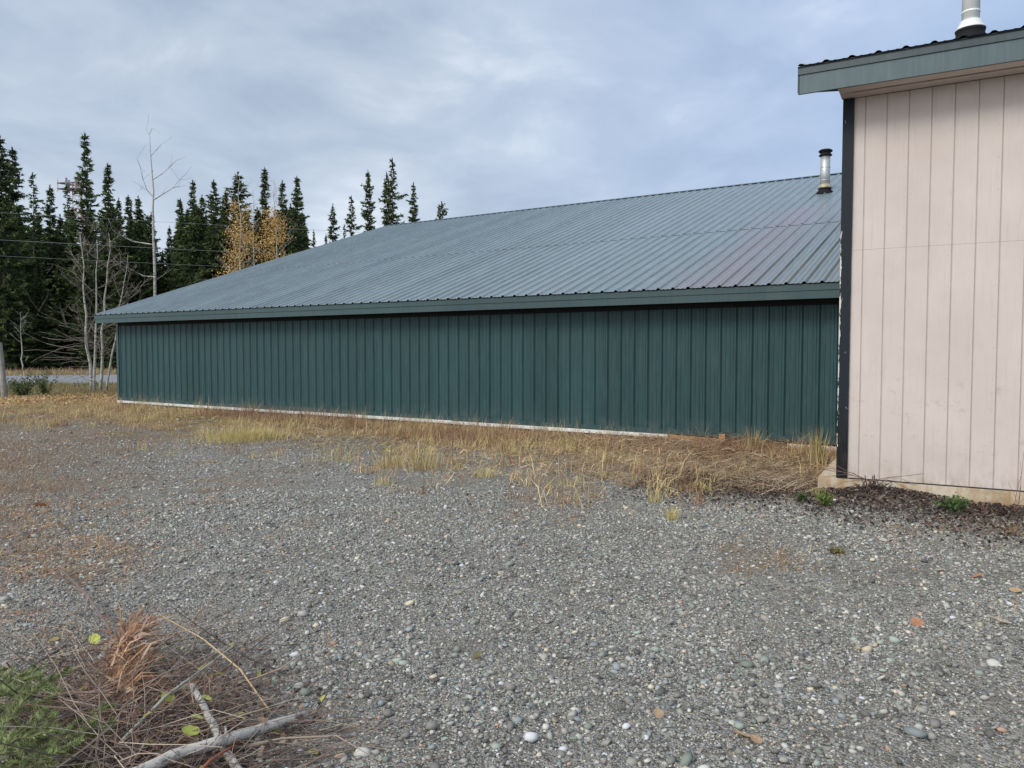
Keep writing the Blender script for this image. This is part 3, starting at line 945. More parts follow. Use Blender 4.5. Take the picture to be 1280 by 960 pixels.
# sparse dead tufts over the left of the lot
nc = 5200
x = rng.uniform(-15, 6, nc); y = rng.uniform(4, 21, nc)
ok = (rng.random(nc) < soil_w(x, y) * 1.5 * (vnoise(x, y, .8, 61) > .45)) & ((y < 7.6) | (x < 3)) & (wall_d(x, y) > .2)
x, y = x[ok], y[ok]; per = rng.integers(10, 30, len(x)); X = np.repeat(x, per); Y = np.repeat(y, per); n = len(X)
X = X + rng.normal(0, .10, n); Y = Y + rng.normal(0, .10, n)
P = np.stack([X, Y, hgt(X, Y)], -1)
cc = straw_cols(n, X, Y, 5) * np.array([.72, .62, .58]) * rng.uniform(.5, 1.3, (n, 1))
parts.append(blades(P, rng.uniform(.03, .11, n), rng.uniform(.002, .006, n), rng.uniform(.5, 1.5, n), rng.uniform(0, 6.283, n), cc, True))
up_ = rng.random(n) < .3
parts.append(blades(P[up_], rng.uniform(.03, .09, up_.sum()), rng.uniform(.002, .006, up_.sum()), np.abs(rng.normal(.6, .35, up_.sum())), rng.uniform(0, 6.283, up_.sum()), cc[up_] * 1.15))
# rusty weeds along the far left of the lot
nc = 150
x = -.66 * (yy := rng.uniform(5.2, 12.5, nc)) + np.abs(rng.normal(0, .45, nc)) - .25; y = yy
per = rng.integers(10, 34, nc); X = np.repeat(x, per); Y = np.repeat(y, per); n = len(X)
X = X + rng.normal(0, .07, n); Y = Y + rng.normal(0, .07, n)
P = np.stack([X, Y, hgt(X, Y)], -1)
parts.append(blades(P, rng.uniform(.03, .13, n), rng.uniform(.002, .005, n), np.abs(rng.normal(.8, .45, n)), rng.uniform(0, 6.283, n), np.array([(.42, .26, .17), (.33, .21, .15), (.52, .40, .27), (.26, .17, .12)])[rng.integers(0, 4, n)] * rng.uniform(.7, 1.25, (n, 1))))
# left foreground edge, thin dry grass
nc = 90
x = rng.normal(-3.4, .5, nc); y = rng.normal(5.3, .9, nc); per = rng.integers(20, 50, nc); X = np.repeat(x, per); Y = np.repeat(y, per); n = len(X)
X = X + rng.normal(0, .10, n); Y = Y + rng.normal(0, .10, n)
P = np.stack([X, Y, hgt(X, Y)], -1)
parts.append(blades(P, rng.uniform(.04, .16, n), rng.uniform(.002, .005, n), rng.uniform(.4, 1.45, n), rng.uniform(0, 6.283, n), straw_cols(n, X, Y, 6) * np.array([.9, .75, .7]), True))
# verges by the road
n = 22000
x = rng.uniform(-30, -10, n); y = rng.uniform(22.6, 33.5, n)
P = np.stack([x, y, hgt(x, y)], -1)
g = (vnoise(x, y, 1.6, 71)[:, None] > .5)
c = np.where(g, np.array([.12, .15, .055]), np.array([.30, .24, .12])) * rng.uniform(.6, 1.3, (n, 1))
ok = (wall_d(x, y) > -30) & (verge_w(x, y) > rng.random(n)) & ~((wall_s(x, y) > -19.4) & (wall_d(x, y) < .2))
parts.append(blades(P[ok], rng.uniform(.06, .28, n)[ok], rng.uniform(.012, .022, n)[ok], np.abs(rng.normal(.4, .4, n))[ok], rng.uniform(0, 6.283, n)[ok], c[ok]))
n = 12000
u = rng.uniform(-45, 60, n); w_ = rng.uniform(6., 17, n)
P = rc + rd * u[:, None] + rn * w_[:, None]; P[:, 2] = 0
c = STRAW[rng.integers(0, 6, n)] * rng.uniform(.6, 1.1, (n, 1))
parts.append(blades(P, rng.uniform(.15, .5, n), rng.uniform(.03, .05, n), np.abs(rng.normal(.4, .35, n)), rng.uniform(0, 6.283, n), c))
V_, T_, C_ = join(parts)
tag(link('dry_grass', tri_mesh('dry_grass', V_, T_, C_, M['blades'])), 'straw coloured dry grass and thatch along the green wall and verges', 'grass', kind='stuff')


def leaf_quads(P, size, col, flat=.5):
    n = len(P); az = rng.uniform(0, 6.283, n)
    u = np.stack([np.cos(az), np.sin(az), rng.normal(0, flat, n)], -1); u /= np.linalg.norm(u, axis=1)[:, None]
    v = np.stack([-np.sin(az), np.cos(az), rng.normal(0, flat, n)], -1); v /= np.linalg.norm(v, axis=1)[:, None]
    nn = np.cross(u, v)
    s_ = size[:, None]
    V = np.stack([P - u * s_ * .5, P + v * s_ * .36 + nn * s_ * .12, P + u * s_ * .55, P - v * s_ * .36 + nn * s_ * .12], 1).reshape(-1, 3)
    T = np.array([(0, 2, 1), (0, 3, 2)])
    T = (T[None] + (np.arange(n) * 4)[:, None, None]).reshape(-1, 3)
    return V, T, np.repeat(col, 4, 0)


parts = []
n = 2600
x, y = rng.uniform(-9, 6.5, n), rng.uniform(2.4, 16, n)
ok = (rng.random(n) < .12 + soil_w(x, y)) & (wall_d(x, y) > .1) & ((y < 7.2) | (x < 3)); x, y = x[ok], y[ok]; n = len(x)
P = np.stack([x, y, hgt(x, y) + rng.uniform(.012, .03, n)], -1)
parts.append(leaf_quads(P, rng.uniform(.012, .035, n), np.array([(.42, .28, .16), (.30, .19, .12), (.52, .40, .27), (.20, .13, .09)])[rng.integers(0, 4, n)] * rng.uniform(.7, 1.2, (n, 1)), .5))
# dead leaves caught in the brush pile
n = 1500
px = rng.normal(185, 85, n); py = np.minimum(rng.normal(900, 48, n), 1000)
P = np.array([on_z(a_, b_) for a_, b_ in zip(px, py)]); P[:, 2] = hgt(P[:, 0], P[:, 1]) + rng.uniform(.01, .09, n)
parts.append(leaf_quads(P, rng.uniform(.015, .04, n), np.array([(.20, .13, .09), (.12, .085, .065), (.34, .22, .14), (.40, .38, .10), (.09, .07, .06)])[rng.choice(5, n, p=[.3, .25, .2, .07, .18])] * rng.uniform(.7, 1.2, (n, 1)), .8))
# orange leaves round the birch clump
n = 9000
x = rng.normal(-14.2, 1.9, n); y = rng.normal(22.9, 1.3, n)
ok = (y > 18.5) & ~((wall_s(x, y) > -19.2) & (wall_d(x, y) < .1)); x, y = x[ok], y[ok]; n = len(x)
P = np.stack([x, y, hgt(x, y) + rng.uniform(.01, .09, n)], -1)
LC = np.array([(.60, .36, .17), (.50, .27, .13), (.66, .50, .30), (.36, .20, .12), (.62, .46, .17)])
parts.append(leaf_quads(P, rng.uniform(.05, .095, n), LC[rng.integers(0, 5, n)] * rng.uniform(.7, 1.2, (n, 1))))
# dark litter against the cream foundation
n = 12000
s = rng.uniform(-2.0, 4.0, n); d = np.abs(rng.normal(.0, .68, n)) + .05 - .5 * (s < -.2) * rng.random(n)
P = CPT + CW * s[:, None] - CB * d[:, None]; P[:, 2] = hgt(P[:, 0], P[:, 1]) + rng.uniform(.0, .04, n)
DC = np.array([(.06, .042, .036), (.09, .06, .05), (.13, .09, .075), (.05, .04, .04), (.19, .14, .11)])
parts.append(leaf_quads(P, rng.uniform(.02, .05, n), DC[rng.integers(0, 5, n)] * rng.uniform(.7, 1.2, (n, 1)), .7))
# litter among the grass along the wall
n = 5000
s = rng.uniform(-19, .2, n); d = np.abs(rng.normal(.3, .8, n)) + .03
P = GP + GW * s[:, None] - GB * d[:, None]; P[:, 2] = hgt(P[:, 0], P[:, 1]) + rng.uniform(.005, .04, n)
parts.append(leaf_quads(P, rng.uniform(.03, .06, n), np.concatenate([LC, DC])[rng.integers(0, 10, n)] * rng.uniform(.6, 1., (n, 1))))
V_, T_, C_ = join(parts)
tag(link('leaf_litter', tri_mesh('leaf_litter', V_, T_, C_, M['leaf'])), 'fallen brown and orange leaves at the birch and foundation', 'leaf litter', kind='stuff')


# ------------------------------------------------------------------ spruces
def spruce_arrays(seed, H=16., R0=1.5, taper=.8, lumps=.35, dens=1., bare=0.04, tone=1., dz=.18, club=0.):
    g = np.random.default_rng(seed)
    zs = []
    z = H * bare
    while z < H - .15:
        zs.append(z); z += dz * g.uniform(.7, 1.3)
    Vs, Cs = [], []
    ph = g.uniform(0, 6.28, 4)
    for z in zs:
        t = z / H
        r = R0 * min(1., ((1 - t) * 1.55)) ** taper + .10
        lump = 1 + lumps * (math.sin(z * 1.9 + ph[0]) * .4 + math.sin(z * 3.7 + ph[1]) * .4 + g.normal(0, .35))
        r *= max(.3, lump)
        if t > .93:
            r = .10 + (1 - t) * 2.2 * (1 + club)
        nb = max(2, int(g.integers(4, 8) * dens))
        if g.random() < .07 and t < .85:
            nb = max(1, nb // 2)
        for b in range(nb):
            az = g.uniform(0, 6.283); ln = r * g.uniform(.55, 1.15)
            if g.random() < .09:
                ln *= g.uniform(1.25, 1.7)
            m = max(2, int(ln / .15)); k = int(4 + 2 * (t < .9))
            u = (np.arange(m) + g.uniform(.2, 1, m)) / m
            u = np.repeat(u, k); nn = len(u)
            droop = -.30 + .35 * t
            out = u * ln
            cx = np.stack([np.cos(az) * out, np.sin(az) * out, z + droop * out + .18 * ln * u ** 2], -1)
            dr = np.stack([np.cos(az) + g.normal(0, .65, nn), np.sin(az) + g.normal(0, .65, nn), g.normal(-.12, .45, nn)], -1)
            dr /= np.linalg.norm(dr, axis=1)[:, None]
            sd = np.cross(dr, g.normal(0, 1, (nn, 3))); sd /= np.linalg.norm(sd, axis=1)[:, None]
            L_ = g.uniform(.14, .42, nn)[:, None]; W_ = g.uniform(.035, .10, nn)[:, None]
            V = np.stack([cx - sd * W_, cx + sd * W_, cx + dr * L_], 1)
            Vs.append(V.reshape(-1, 3))
            c = np.array([.060, .082, .036]) * tone * g.uniform(.55, 1.5) * g.uniform(.7, 1.3, (nn, 1))
            tip = (u[:, None] ** 2) * g.uniform(0, .8)
            c = c * (1 + tip * np.array([1.3, 1.1, .5]))
            Cs.append(np.repeat(c, 3, 0))
    # leader
    m = 26
    zz = g.uniform(H - .9, H, m); a = g.uniform(0, 6.28, m)
    cx = np.stack([np.zeros(m), np.zeros(m), zz], -1)
    dr = np.stack([np.cos(a) * .6, np.sin(a) * .6, np.ones(m)], -1); sd = np.stack([-np.sin(a), np.cos(a), np.zeros(m)], -1)
    V = np.stack([cx - sd * .05, cx + sd * .05, cx + dr * .22], 1).reshape(-1, 3)
    Vs.append(V); Cs.append(np.tile(np.array([.03, .05, .025]), (m * 3, 1)))
    V = np.concatenate(Vs); C = np.concatenate(Cs)
    return V, np.arange(len(V)).reshape(-1, 3), C


def trunk_mesh(H, r, lean=0.):
    mb = MB()
    zz = np.linspace(-.2, H, 9)
    mb.tube(np.stack([np.sin(zz * .5) * .05 * (zz > .5), np.cos(zz * .4) * .05 * (zz > .5), zz], -1), np.maximum(.015, r * (1 - zz / H * .93)), 7)
    o = mb.build('trunk', M['spruce_bark'], None, True)
    me = o.data; bpy.data.objects.remove(o)
    return me


VAR = {}
for nm, kw in dict(full=dict(seed=1, R0=1.75, taper=.75, lumps=.3), spire=dict(seed=2, R0=1.25, taper=.8, lumps=.45), spire_b=dict(seed=3, R0=1.35, taper=.9, lumps=.5),
                   knobby=dict(seed=4, R0=1.35, taper=.95, lumps=.75, dens=.8), thin=dict(seed=5, R0=1.0, taper=.8, lumps=.5, dens=.55, tone=1.25),
                   narrow=dict(seed=6, R0=.85, taper=.55, lumps=.4), column=dict(seed=7, R0=.95, taper=.4, lumps=.35), ragged=dict(seed=8, R0=.9, taper=.5, lumps=.9, dens=.6),
                   cone=dict(seed=9, R0=1.9, taper=.95, lumps=.22), mop=dict(seed=10, R0=.9, taper=.25, lumps=.35, club=3.)).items():
    A = spruce_arrays(**kw)
    VAR[nm] = (A, tri_mesh('crown', *A, M['needles']), trunk_mesh(15.6, .15 if kw['R0'] < 1.1 else .19))


def place_spruce(px, topy, Y, var, wid, label, group='spruces beyond the road'):
    P = at_depth(px, 450, Y); P[2] = -.05
    top = at_depth(px, topy, Y)[2]
    r = thing('spruce_tree', label, 'tree', P, random.uniform(0, 6.28), group)
    k = (top + .05) / 16.
    if px > 390:
        wid *= .66
    r.scale = (k * wid * .93, k * wid * .93, k)
    A, cm, tm = VAR[var]
    link('crown', cm, r); link('trunk', tm, r)
    return r


SPR = [
    (8, 170, 58, 'full', 1.0, 'tall broad spruce standing at the far left edge of the stand'),
    (23, 184, 61, 'full', .85, 'spruce with a blunt top leaning against the tall broad one at the left edge'),
    (47, 217, 67, 'thin', .95, 'thin half bare pale spruce, next right of the broad pair at the left edge'),
    (68, 232, 70, 'spire', .9, 'short pointed spruce midway between the thin pale spruce and the mast'),
    (89, 231, 74, 'thin', .95, 'small spruce directly under the left arm of the red and white mast'),
    (113, 166, 60, 'knobby', .86, 'tallest clubbed spruce of the stand, partly covering the mast platform'),
    (140, 205, 67, 'spire_b', .85, 'slim spruce just right of the mast with an airy ladder-like top'),
    (153, 248, 71, 'spire', .8, 'low dark spruce at the right foot of the slim airy one'),
    (165, 245, 69, 'spire_b', .85, 'left one of two equal dark spruces left of the tall bare birch'),
    (177, 246, 72, 'spire', .9, 'right one of two equal dark spruces left of the tall bare birch'),
    (193, 266, 70, 'spire', .9, 'dark spruce right behind the stem of the tall bare birch'),
    (215, 283, 80, 'cone', .7, 'lowest small spruce at the bright gap in the stand'),
    (229, 249, 71, 'spire_b', .95, 'first spruce right of the bright gap in the stand'),
    (245, 225, 67, 'knobby', .85, 'forked looking spruce second right of the bright gap'),
    (256, 244, 69, 'spire', .9, 'short spruce between the forked one and the dense dark one'),
    (271, 225, 65, 'full', .8, 'dense dark spruce left of the golden birch leaves'),
    (285, 240, 67, 'spire_b', .9, 'spruce whose foot the golden birch leaves begin to cover'),
    (301, 217, 67, 'column', 1.35, 'column shaped spruce rising straight out of the left golden birch'),
    (334, 211, 68, 'spire_b', .85, 'tallest pointed spruce rising out of the right golden birch'),
    (356, 226, 64, 'cone', .82, 'smooth dark conical spruce right of the golden birches'),
    (374, 220, 66, 'full', .75, 'last spruce of the close stand, touching the smooth conical one'),
    (394, 288, 86, 'narrow', .8, 'tiny spruce tip at the foot of the last close spruce above the gable edge'),
    (409, 293, 92, 'spire', .8, 'small spruce tip left beside the low spire past the close stand'),
    (418, 256, 86, 'narrow', 1.2, 'low sharp spire by itself right of the close stand'),
    (432, 281, 92, 'ragged', .9, 'faint small spruce between the low spire and the knotty one'),
    (441, 246, 86, 'ragged', 1.3, 'knotty gappy spruce left of the dense dark column'),
    (462, 214, 86, 'column', 1.0, 'dense dark column of a spruce above the left end of the ridge'),
    (485, 216, 90, 'narrow', 1.1, 'bushy spruce joined to the left of the tall gappy one above the ridge'),
    (492, 199, 87, 'ragged', 1.25, 'tall gappy spruce with one bare stem above the ridge end'),
    (518, 229, 88, 'narrow', 1.15, 'lone tapering spruce above the ridge, next to the tall gappy one'),
    (553, 253, 90, 'mop', 1.35, 'blunt mop headed spruce farthest along the ridge'),
]
for a in SPR:
    place_spruce(*a)

# the dark mass of the wood behind and between
parts = []
keys = ['full', 'spire', 'spire_b', 'cone', 'knobby']
for i in range(270):
    px = rng.uniform(-60, 400) if i % 4 else rng.uniform(-420, 900)
    Y = rng.uniform(64, 88) if px < 390 else rng.uniform(80, 105)
    topy = rng.uniform(258, 325)
    if 194 < px < 226: topy = rng.uniform(312, 345)
    if px < -20: topy = rng.uniform(180, 300)
    if 226 <= px < 385: topy = rng.uniform(255, 315)
    if 385 <= px < 600: topy = rng.uniform(318, 360)
    if px >= 600: topy = rng.uniform(300, 360)
    if px < 260 and i % 4 == 0:
        Y = rng.uniform(58, 66); topy = rng.uniform(325, 400)
    (V, T, C), _, _ = VAR[keys[i % 5]]
    P = at_depth(px, 450, Y); k = (at_depth(px, topy, Y)[2]) / 16.; a = rng.uniform(0, 6.28)
    sel = np.arange(i % 2, len(T), 2 if -40 < px < 385 else 4)
    W = V.reshape(-1, 3, 3)[sel]
    ctr = W.mean(1, keepdims=True)
    W = (ctr + (W - ctr) * 1.35).reshape(-1, 3)
    kw = max(k * rng.uniform(.95, 1.25), .6)
    X = (W[:, 0] * math.cos(a) - W[:, 1] * math.sin(a)) * kw; Yy = (W[:, 0] * math.sin(a) + W[:, 1] * math.cos(a)) * kw
    parts.append((np.stack([X + P[0], Yy + P[1], W[:, 2] * k], -1), np.arange(len(W)).reshape(-1, 3), C.reshape(-1, 3, 3)[sel].reshape(-1, 3)))
V_, T_, C_ = join(parts)
tag(link('spruce_wood', tri_mesh('spruce_wood', V_, T_, C_, M['needles'])), 'dark mass of spruce wood filling in behind the separate trees', 'forest', kind='stuff')


# ------------------------------------------------------------------ bare birches and golden birches
def limb(mb, p, d, length, r, g, depth, tips, col=None, k=5, wob=.12, upk=.06, minr=.006):
    n = max(3, int(length / .35)) if depth < 2 else 4
    pts = [p]
    d = d / np.linalg.norm(d)
    for i in range(n):
        d = d + g.normal(0, wob, 3) + UP * upk
        d /= np.linalg.norm(d)
        pts.append(pts[-1] + d * length / n)
    pts = np.array(pts); rr = np.linspace(r, max(minr, r * .3), n + 1)
    mb.tube(pts, rr, k if r > .012 else 4, col, cap=False)
    tips.append(pts[-1])
    return pts, rr


def bare_tree(mb, base, top, r, g, nbr, blen, start=.25, twig=3, sag=0., tips=None, wob=.05, tw=None):
    tips = [] if tips is None else tips
    base = np.asarray(base, float); top = np.asarray(top, float)
    n = 10
    tt = np.linspace(0, 1, n + 1)
    H = np.linalg.norm(top - base)
    pts = base + (top - base) * tt[:, None]
    pts[1:-1, :2] += g.normal(0, wob * .6, (n - 1, 2)) * (H / 6)
    rr = r * (1 - tt * .88)
    mb.tube(pts, rr, 8, None)
    mb = tw or mb
    for i in range(nbr):
        u = start + (1 - start) * g.random() ** .9 * .97
        j = min(n - 1, int(u * n)); f = u * n - j
        p = pts[j] * (1 - f) + pts[j + 1] * f
        az = g.uniform(0, 6.283)
        d = np.array([math.cos(az), math.sin(az), .8 - sag * (1 - u)])
        ln = blen * (1.1 - .65 * u) * g.uniform(.55, 1.2)
        q, qr = limb(mb, p, d, ln, max(.007, r * (1 - u * .85) * .26), g, 1, tips)
        for k_ in range(twig):
            m = g.integers(1, len(q))
            d2 = (q[m] - q[m - 1]); d2 = d2 / np.linalg.norm(d2) + g.normal(0, .55, 3)
            q2, _ = limb(mb, q[m], d2, ln * g.uniform(.25, .5), .0055, g, 2, tips, minr=.004)
            if g.random() < .5:
                d3 = (q2[-1] - q2[-2]) / np.linalg.norm(q2[-1] - q2[-2]) + g.normal(0, .6, 3)
                limb(mb, q2[2], d3, ln * .22, .0045, g, 2, tips, minr=.003)
    return tips


g = np.random.default_rng(12)
bb = on_z(119, 491)
clump = thing('bare_birch', 'clump of bare white birch stems with tangled twigs at the green shed corner', 'tree', bb)
tips = []
for (px, ty, bx, r) in ((100, 292, 114, .075), (121, 300, 118, .065), (136, 292, 124, .07), (160, 318, 132, .05)):
    mb = MB()
    b0 = at_depth(bx, 489, bb[1]); b0[2] = -.1
    tp = at_depth(px, ty, bb[1] + g.uniform(-.3, .5))
    tw = MB()
    bare_tree(mb, b0 - bb, tp - bb, r * .85, g, 15, 1.8, .2, 5, .35, tips, tw=tw)
    tw.build('twigs', M['birch_twig'], mb.build('trunk', M['birch'], clump, True), True)
mb = MB()
for i in range(44):
    p = np.array([g.normal(-.3, .3), g.normal(0, .3), g.uniform(.3, 2.3)])
    az = math.pi + g.normal(0, .9)
    limb(mb, p, np.array([math.cos(az), math.sin(az), g.uniform(-.2, .35)]), g.uniform(.7, 1.9), .006, g, 1, tips, wob=.12, upk=.0)
mb.build('side_twigs', M['birch_twig'], clump, True)
tp = np.array(tips)[rng.random(len(tips)) < .22]
V_, T_, C_ = leaf_quads(tp, rng.uniform(.04, .065, len(tp)), np.array([(.50, .42, .30)]) * rng.uniform(.7, 1.2, (len(tp), 1)), 1.)
link('leaves', tri_mesh('leaves', V_, T_, C_, M['leaf']), clump)

# tall slender birch behind the gable
Y = 27.
tb = at_depth(195, 470, Y); tb[2] = -.1
tall = thing('bare_birch', 'tall slender bare birch with a few crooked limbs high above the gable edge', 'tree', tb)
mb = MB()


def T(px, py, dy=0.):
    return at_depth(px, py, Y + dy) - tb


mb.tube([T(195, 475), T(194, 400), T(193.5, 340), T(192, 300), T(191, 262), T(192, 240), T(190, 215), T(188, 190), T(187, 165)], [.058, .053, .048, .042, .036, .029, .022, .014, .006], 8)
mb.build('trunk', M['birch'], tall, True)
for pts, r in (([(192, 250), (203, 243), (216, 235), (225, 224), (233, 217)], .022), ([(192, 247), (184, 238), (179, 225), (175, 208), (171, 198)], .02),
               ([(192, 224), (203, 217), (213, 208), (221, 200)], .016), ([(188, 196), (193, 190), (198, 184)], .010), ([(188, 172), (183, 163)], .007), ([(187, 168), (190, 160)], .006),
               ([(193, 306), (180, 304), (166, 302), (152, 295), (141, 288)], .028), ([(194, 346), (180, 345), (166, 338), (155, 330)], .018), ([(194, 350), (203, 345), (210, 338)], .012),
               ([(184, 238), (178, 236), (174, 233)], .007), ([(216, 235), (222, 233), (226, 226)], .006), ([(179, 225), (183, 220)], .005)):
    mb = MB()
    on_stem = pts[0][0] > 186 and pts[0][0] < 195
    pp = [T(x, y, .25 * math.sin(x * .31 + y * .17)) for x, y in pts]
    if on_stem:
        pp[0] = T(*pts[0])
    mb.tube(pp, np.linspace(r, .005, len(pp)), 6, None, False)
    for j in range(1, len(pp)):
        d = pp[j] - pp[j - 1]
        limb(mb, pp[j], d / np.linalg.norm(d) + g.normal(0, .6, 3), g.uniform(.3, .7), .0055, g, 2, tips, minr=.004)
    mb.build('limb', M['birch'], tall, True)

# golden birches in front of the spruces
for (px, ty, wpx, lab) in ((300, 258, 31, 'golden leaved birch, left and broader of the two below the spruce tops'), (343, 262, 27, 'golden leaved birch, right and looser of the two below the spruce tops')):
    Y = 52.
    b0 = at_depth(px + 2, 460, Y); b0[2] = 0
    t0 = at_depth(px, ty, Y)
    tr = thing('golden_birch', lab, 'tree', b0, 0, 'golden birches')
    mb = MB(); tips = []
    g2 = np.random.default_rng(px)
    bare_tree(mb, np.zeros(3), t0 - b0 + UP * 2.0, .10, g2, 34, 2.1, .25, 4, .2, tips)
    mb.build('trunk', M['birch'], tr, True)
    zc = (t0 - b0)[2]
    n = 4300
    ncl = 120
    zz = g2.uniform(2.2, zc, ncl)
    rad = wpx / 950 * Y * (.35 + .75 * np.clip((zc - zz) / zc * 1.9, 0, 1))
    a = g2.uniform(0, 6.283, ncl); rr = np.sqrt(g2.random(ncl)) * rad
    cl_ = np.stack([np.cos(a) * rr, np.sin(a) * rr, zz], -1)
    i = g2.integers(0, ncl, n)
    P = cl_[i] + g2.normal(0, .26, (n, 3))
    Gc = np.array([(.66, .39, .12), (.72, .50, .19), (.52, .28, .09), (.78, .58, .28)])
    V_, T_, C_ = leaf_quads(P, g2.uniform(.07, .15, n), Gc[g2.integers(0, 4, n)] * g2.uniform(.7, 1.15, (n, 1)), 1.)
    link('crown', tri_mesh('crown', V_, T_, C_, M['leaf']), tr)
# reddish bare tree between them
b0 = at_depth(318, 460, 56); b0[2] = 0
tr = thing('bare_tree', 'thin pinkish bare sapling between the two golden birches', 'tree', b0)
mb = MB(); bare_tree(mb, np.zeros(3), at_depth(317, 236, 56) - b0, .06, np.random.default_rng(5), 40, 1.3, .35, 3)
mb.build('trunk', M['birch'], tr, True)
# little sapling on the far verge
b0 = at_depth(28, 462, 55); b0[2] = 0
tr = thing('bare_sapling', 'small bare pale sapling on the far verge in front of the dark spruces', 'tree', b0)
mb = MB(); bare_tree(mb, np.zeros(3), at_depth(25, 390, 55) - b0, .055, np.random.default_rng(6), 16, 1.3, .25, 2)
mb.build('trunk', M['birch'], tr, True)

# ------------------------------------------------------------------ mast with platform
Y = 150.
mbase = at_depth(103, 450, Y); mbase[2] = 0
mast = thing('lattice_mast', 'red and white lattice mast with an antenna platform behind the tallest spruce', 'mast', mbase)
Hm = at_depth(103, 229, Y)[2]
legs = [np.array([math.cos(a), math.sin(a), 0]) for a in (R(200), R(320), R(80))]
nb = 14
for i in range(nb):
    mb = MB()
    za, zb = Hm * i / nb, Hm * (i + 1) / nb
    ra, rb = 1.9 - 1.0 * i / nb, 1.9 - 1.0 * (i + 1) / nb
    for j in range(3):
        p, q = legs[j] * ra + UP * za, legs[j] * rb + UP * zb
        p2, q2 = legs[(j + 1) % 3] * ra + UP * za, legs[(j + 1) % 3] * rb + UP * zb
        mb.tube([p, q], [.11, .11], 6); mb.tube([p, q2], [.06, .06], 5); mb.tube([p2, q], [.06, .06], 5); mb.tube([q, q2], [.06, .06], 5)
    mb.build('mast_section', M['red_paint'] if i % 2 == 1 else M['white_paint'], mast)
mb = MB()
for zz in (Hm - 1.3, Hm - .2):
    for j in range(3):
        a, b = legs[j] * 3.6 + UP * zz, legs[(j + 1) % 3] * 3.6 + UP * zz
        mb.tube([a, b], [.13, .13], 6); mb.tube([legs[j] * .8 + UP * zz, a], [.10, .10], 6)
mb.box(np.array([-1.3, -1.3, Hm - 1.25]), np.array([2.6, 0, 0]), np.array([0, 2.6, 0]), UP * .12)
mb.build('platform', M['mast_grey'], mast)
for j in range(3):
    for u in (0., .33, .66, 1.):
        p = legs[j] * 3.6 * (1 - u) + legs[(j + 1) % 3] * 3.6 * u + UP * (Hm - 1.6)
        if u == 1.:
            continue
        mb = MB(); mb.box(p - np.array([.16, .1, .2]), np.array([.32, 0, 0]), np.array([0, .2, 0]), UP * 2.5)
        mb.build('panel_antenna', M['mast_grey'] if u else M['white_paint'], mast)
mb = MB()
cc = np.array([3.2, -1.2, Hm - 3.2])
mb.tube([cc, cc + np.array([.1, -.8, 0])], [.95, .95], 20); mb.tube([cc, np.array([.7, 0, Hm - 3.2])], [.07, .07], 5)
mb.build('drum_antenna', M['drum'], mast)
mb = MB(); mb.tube([UP * (Hm - .5), UP * (Hm + 2.2)], [.28, .2], 8); mb.build('top_box', M['mast_grey'], mast)

# ------------------------------------------------------------------ overhead wires along the road
for (ya, yb, lab) in ((266, 279, 'highest overhead wire crossing the spruces at left'), (300, 312, 'middle overhead wire, the thickest, crossing the dark spruces'), (320, 331, 'lowest overhead wire crossing the dark spruces')):
    A = at_depth(0, ya, 46.)
    B = at_depth(230, yb, 52.)
    d = B - A
    mb = MB()
    pts = [A + d * u + UP * (.0035 * np.linalg.norm(d) * ((u - .5) ** 2) * .6) for u in np.linspace(-1.6, 3.2, 40)]
    org = A.copy()
    mb.tube(pts, [.011 if ya == 300 else .008] * 40, 5)
    tag(mb.build('power_line', M['wire'], None, True, loc=org), lab, 'wire', 'overhead wires')

# ------------------------------------------------------------------ fence post, verge weeds
pb = on_z(6, 500)
mb = MB()
tp = at_depth(-1, 428, pb[1])
pts = [pb - UP * .2, pb + (tp - pb) * .5 + np.array([.01, 0, 0]), tp]
mb.tube(pts, [.085, .08, .075], 12)
tag(mb.build('fence_post', M['grey_wood'], None, False, loc=pb), 'leaning weathered grey wooden post at the left edge by the road', 'post')


def weed(px, py, h, spread, n, col, label, name='weed', cat='weed', leafs=.03, group=None):
    b = on_z(px, py); b[2] = float(hgt(b[0], b[1]))
    r = thing(name, label, cat, b, 0, group)
    gg = np.random.default_rng(int(px * 7 + py))
    mb = MB(); P = []
    for i in range(n):
        az = gg.uniform(0, 6.283); d = np.array([math.cos(az) * spread / h, math.sin(az) * spread / h, 1.]) * 1.
        pts, _ = limb(mb, gg.normal(0, .02, 3) * np.array([1, 1, 0]), d, h * gg.uniform(.6, 1.1), .0035, gg, 2, [], np.array(col) * .8, 4, .12, .02, .0015)
        for u in np.linspace(.2, 1, 12):
            f = u * (len(pts) - 1); j = min(len(pts) - 2, int(f))
            for _ in range(3):
                P.append(pts[j] + (pts[j + 1] - pts[j]) * (f - j) + gg.normal(0, leafs * .6, 3))
    mb.build('stems', M['twig'], r, True)
    P = np.array(P)
    V_, T_, C_ = leaf_quads(P, gg.uniform(leafs * .6, leafs * 1.3, len(P)), np.array(col) * gg.uniform(.6, 1.4, (len(P), 1)), .9)
    link('leaves', tri_mesh('leaves', V_, T_, C_, M['leaf']), r)
    return r


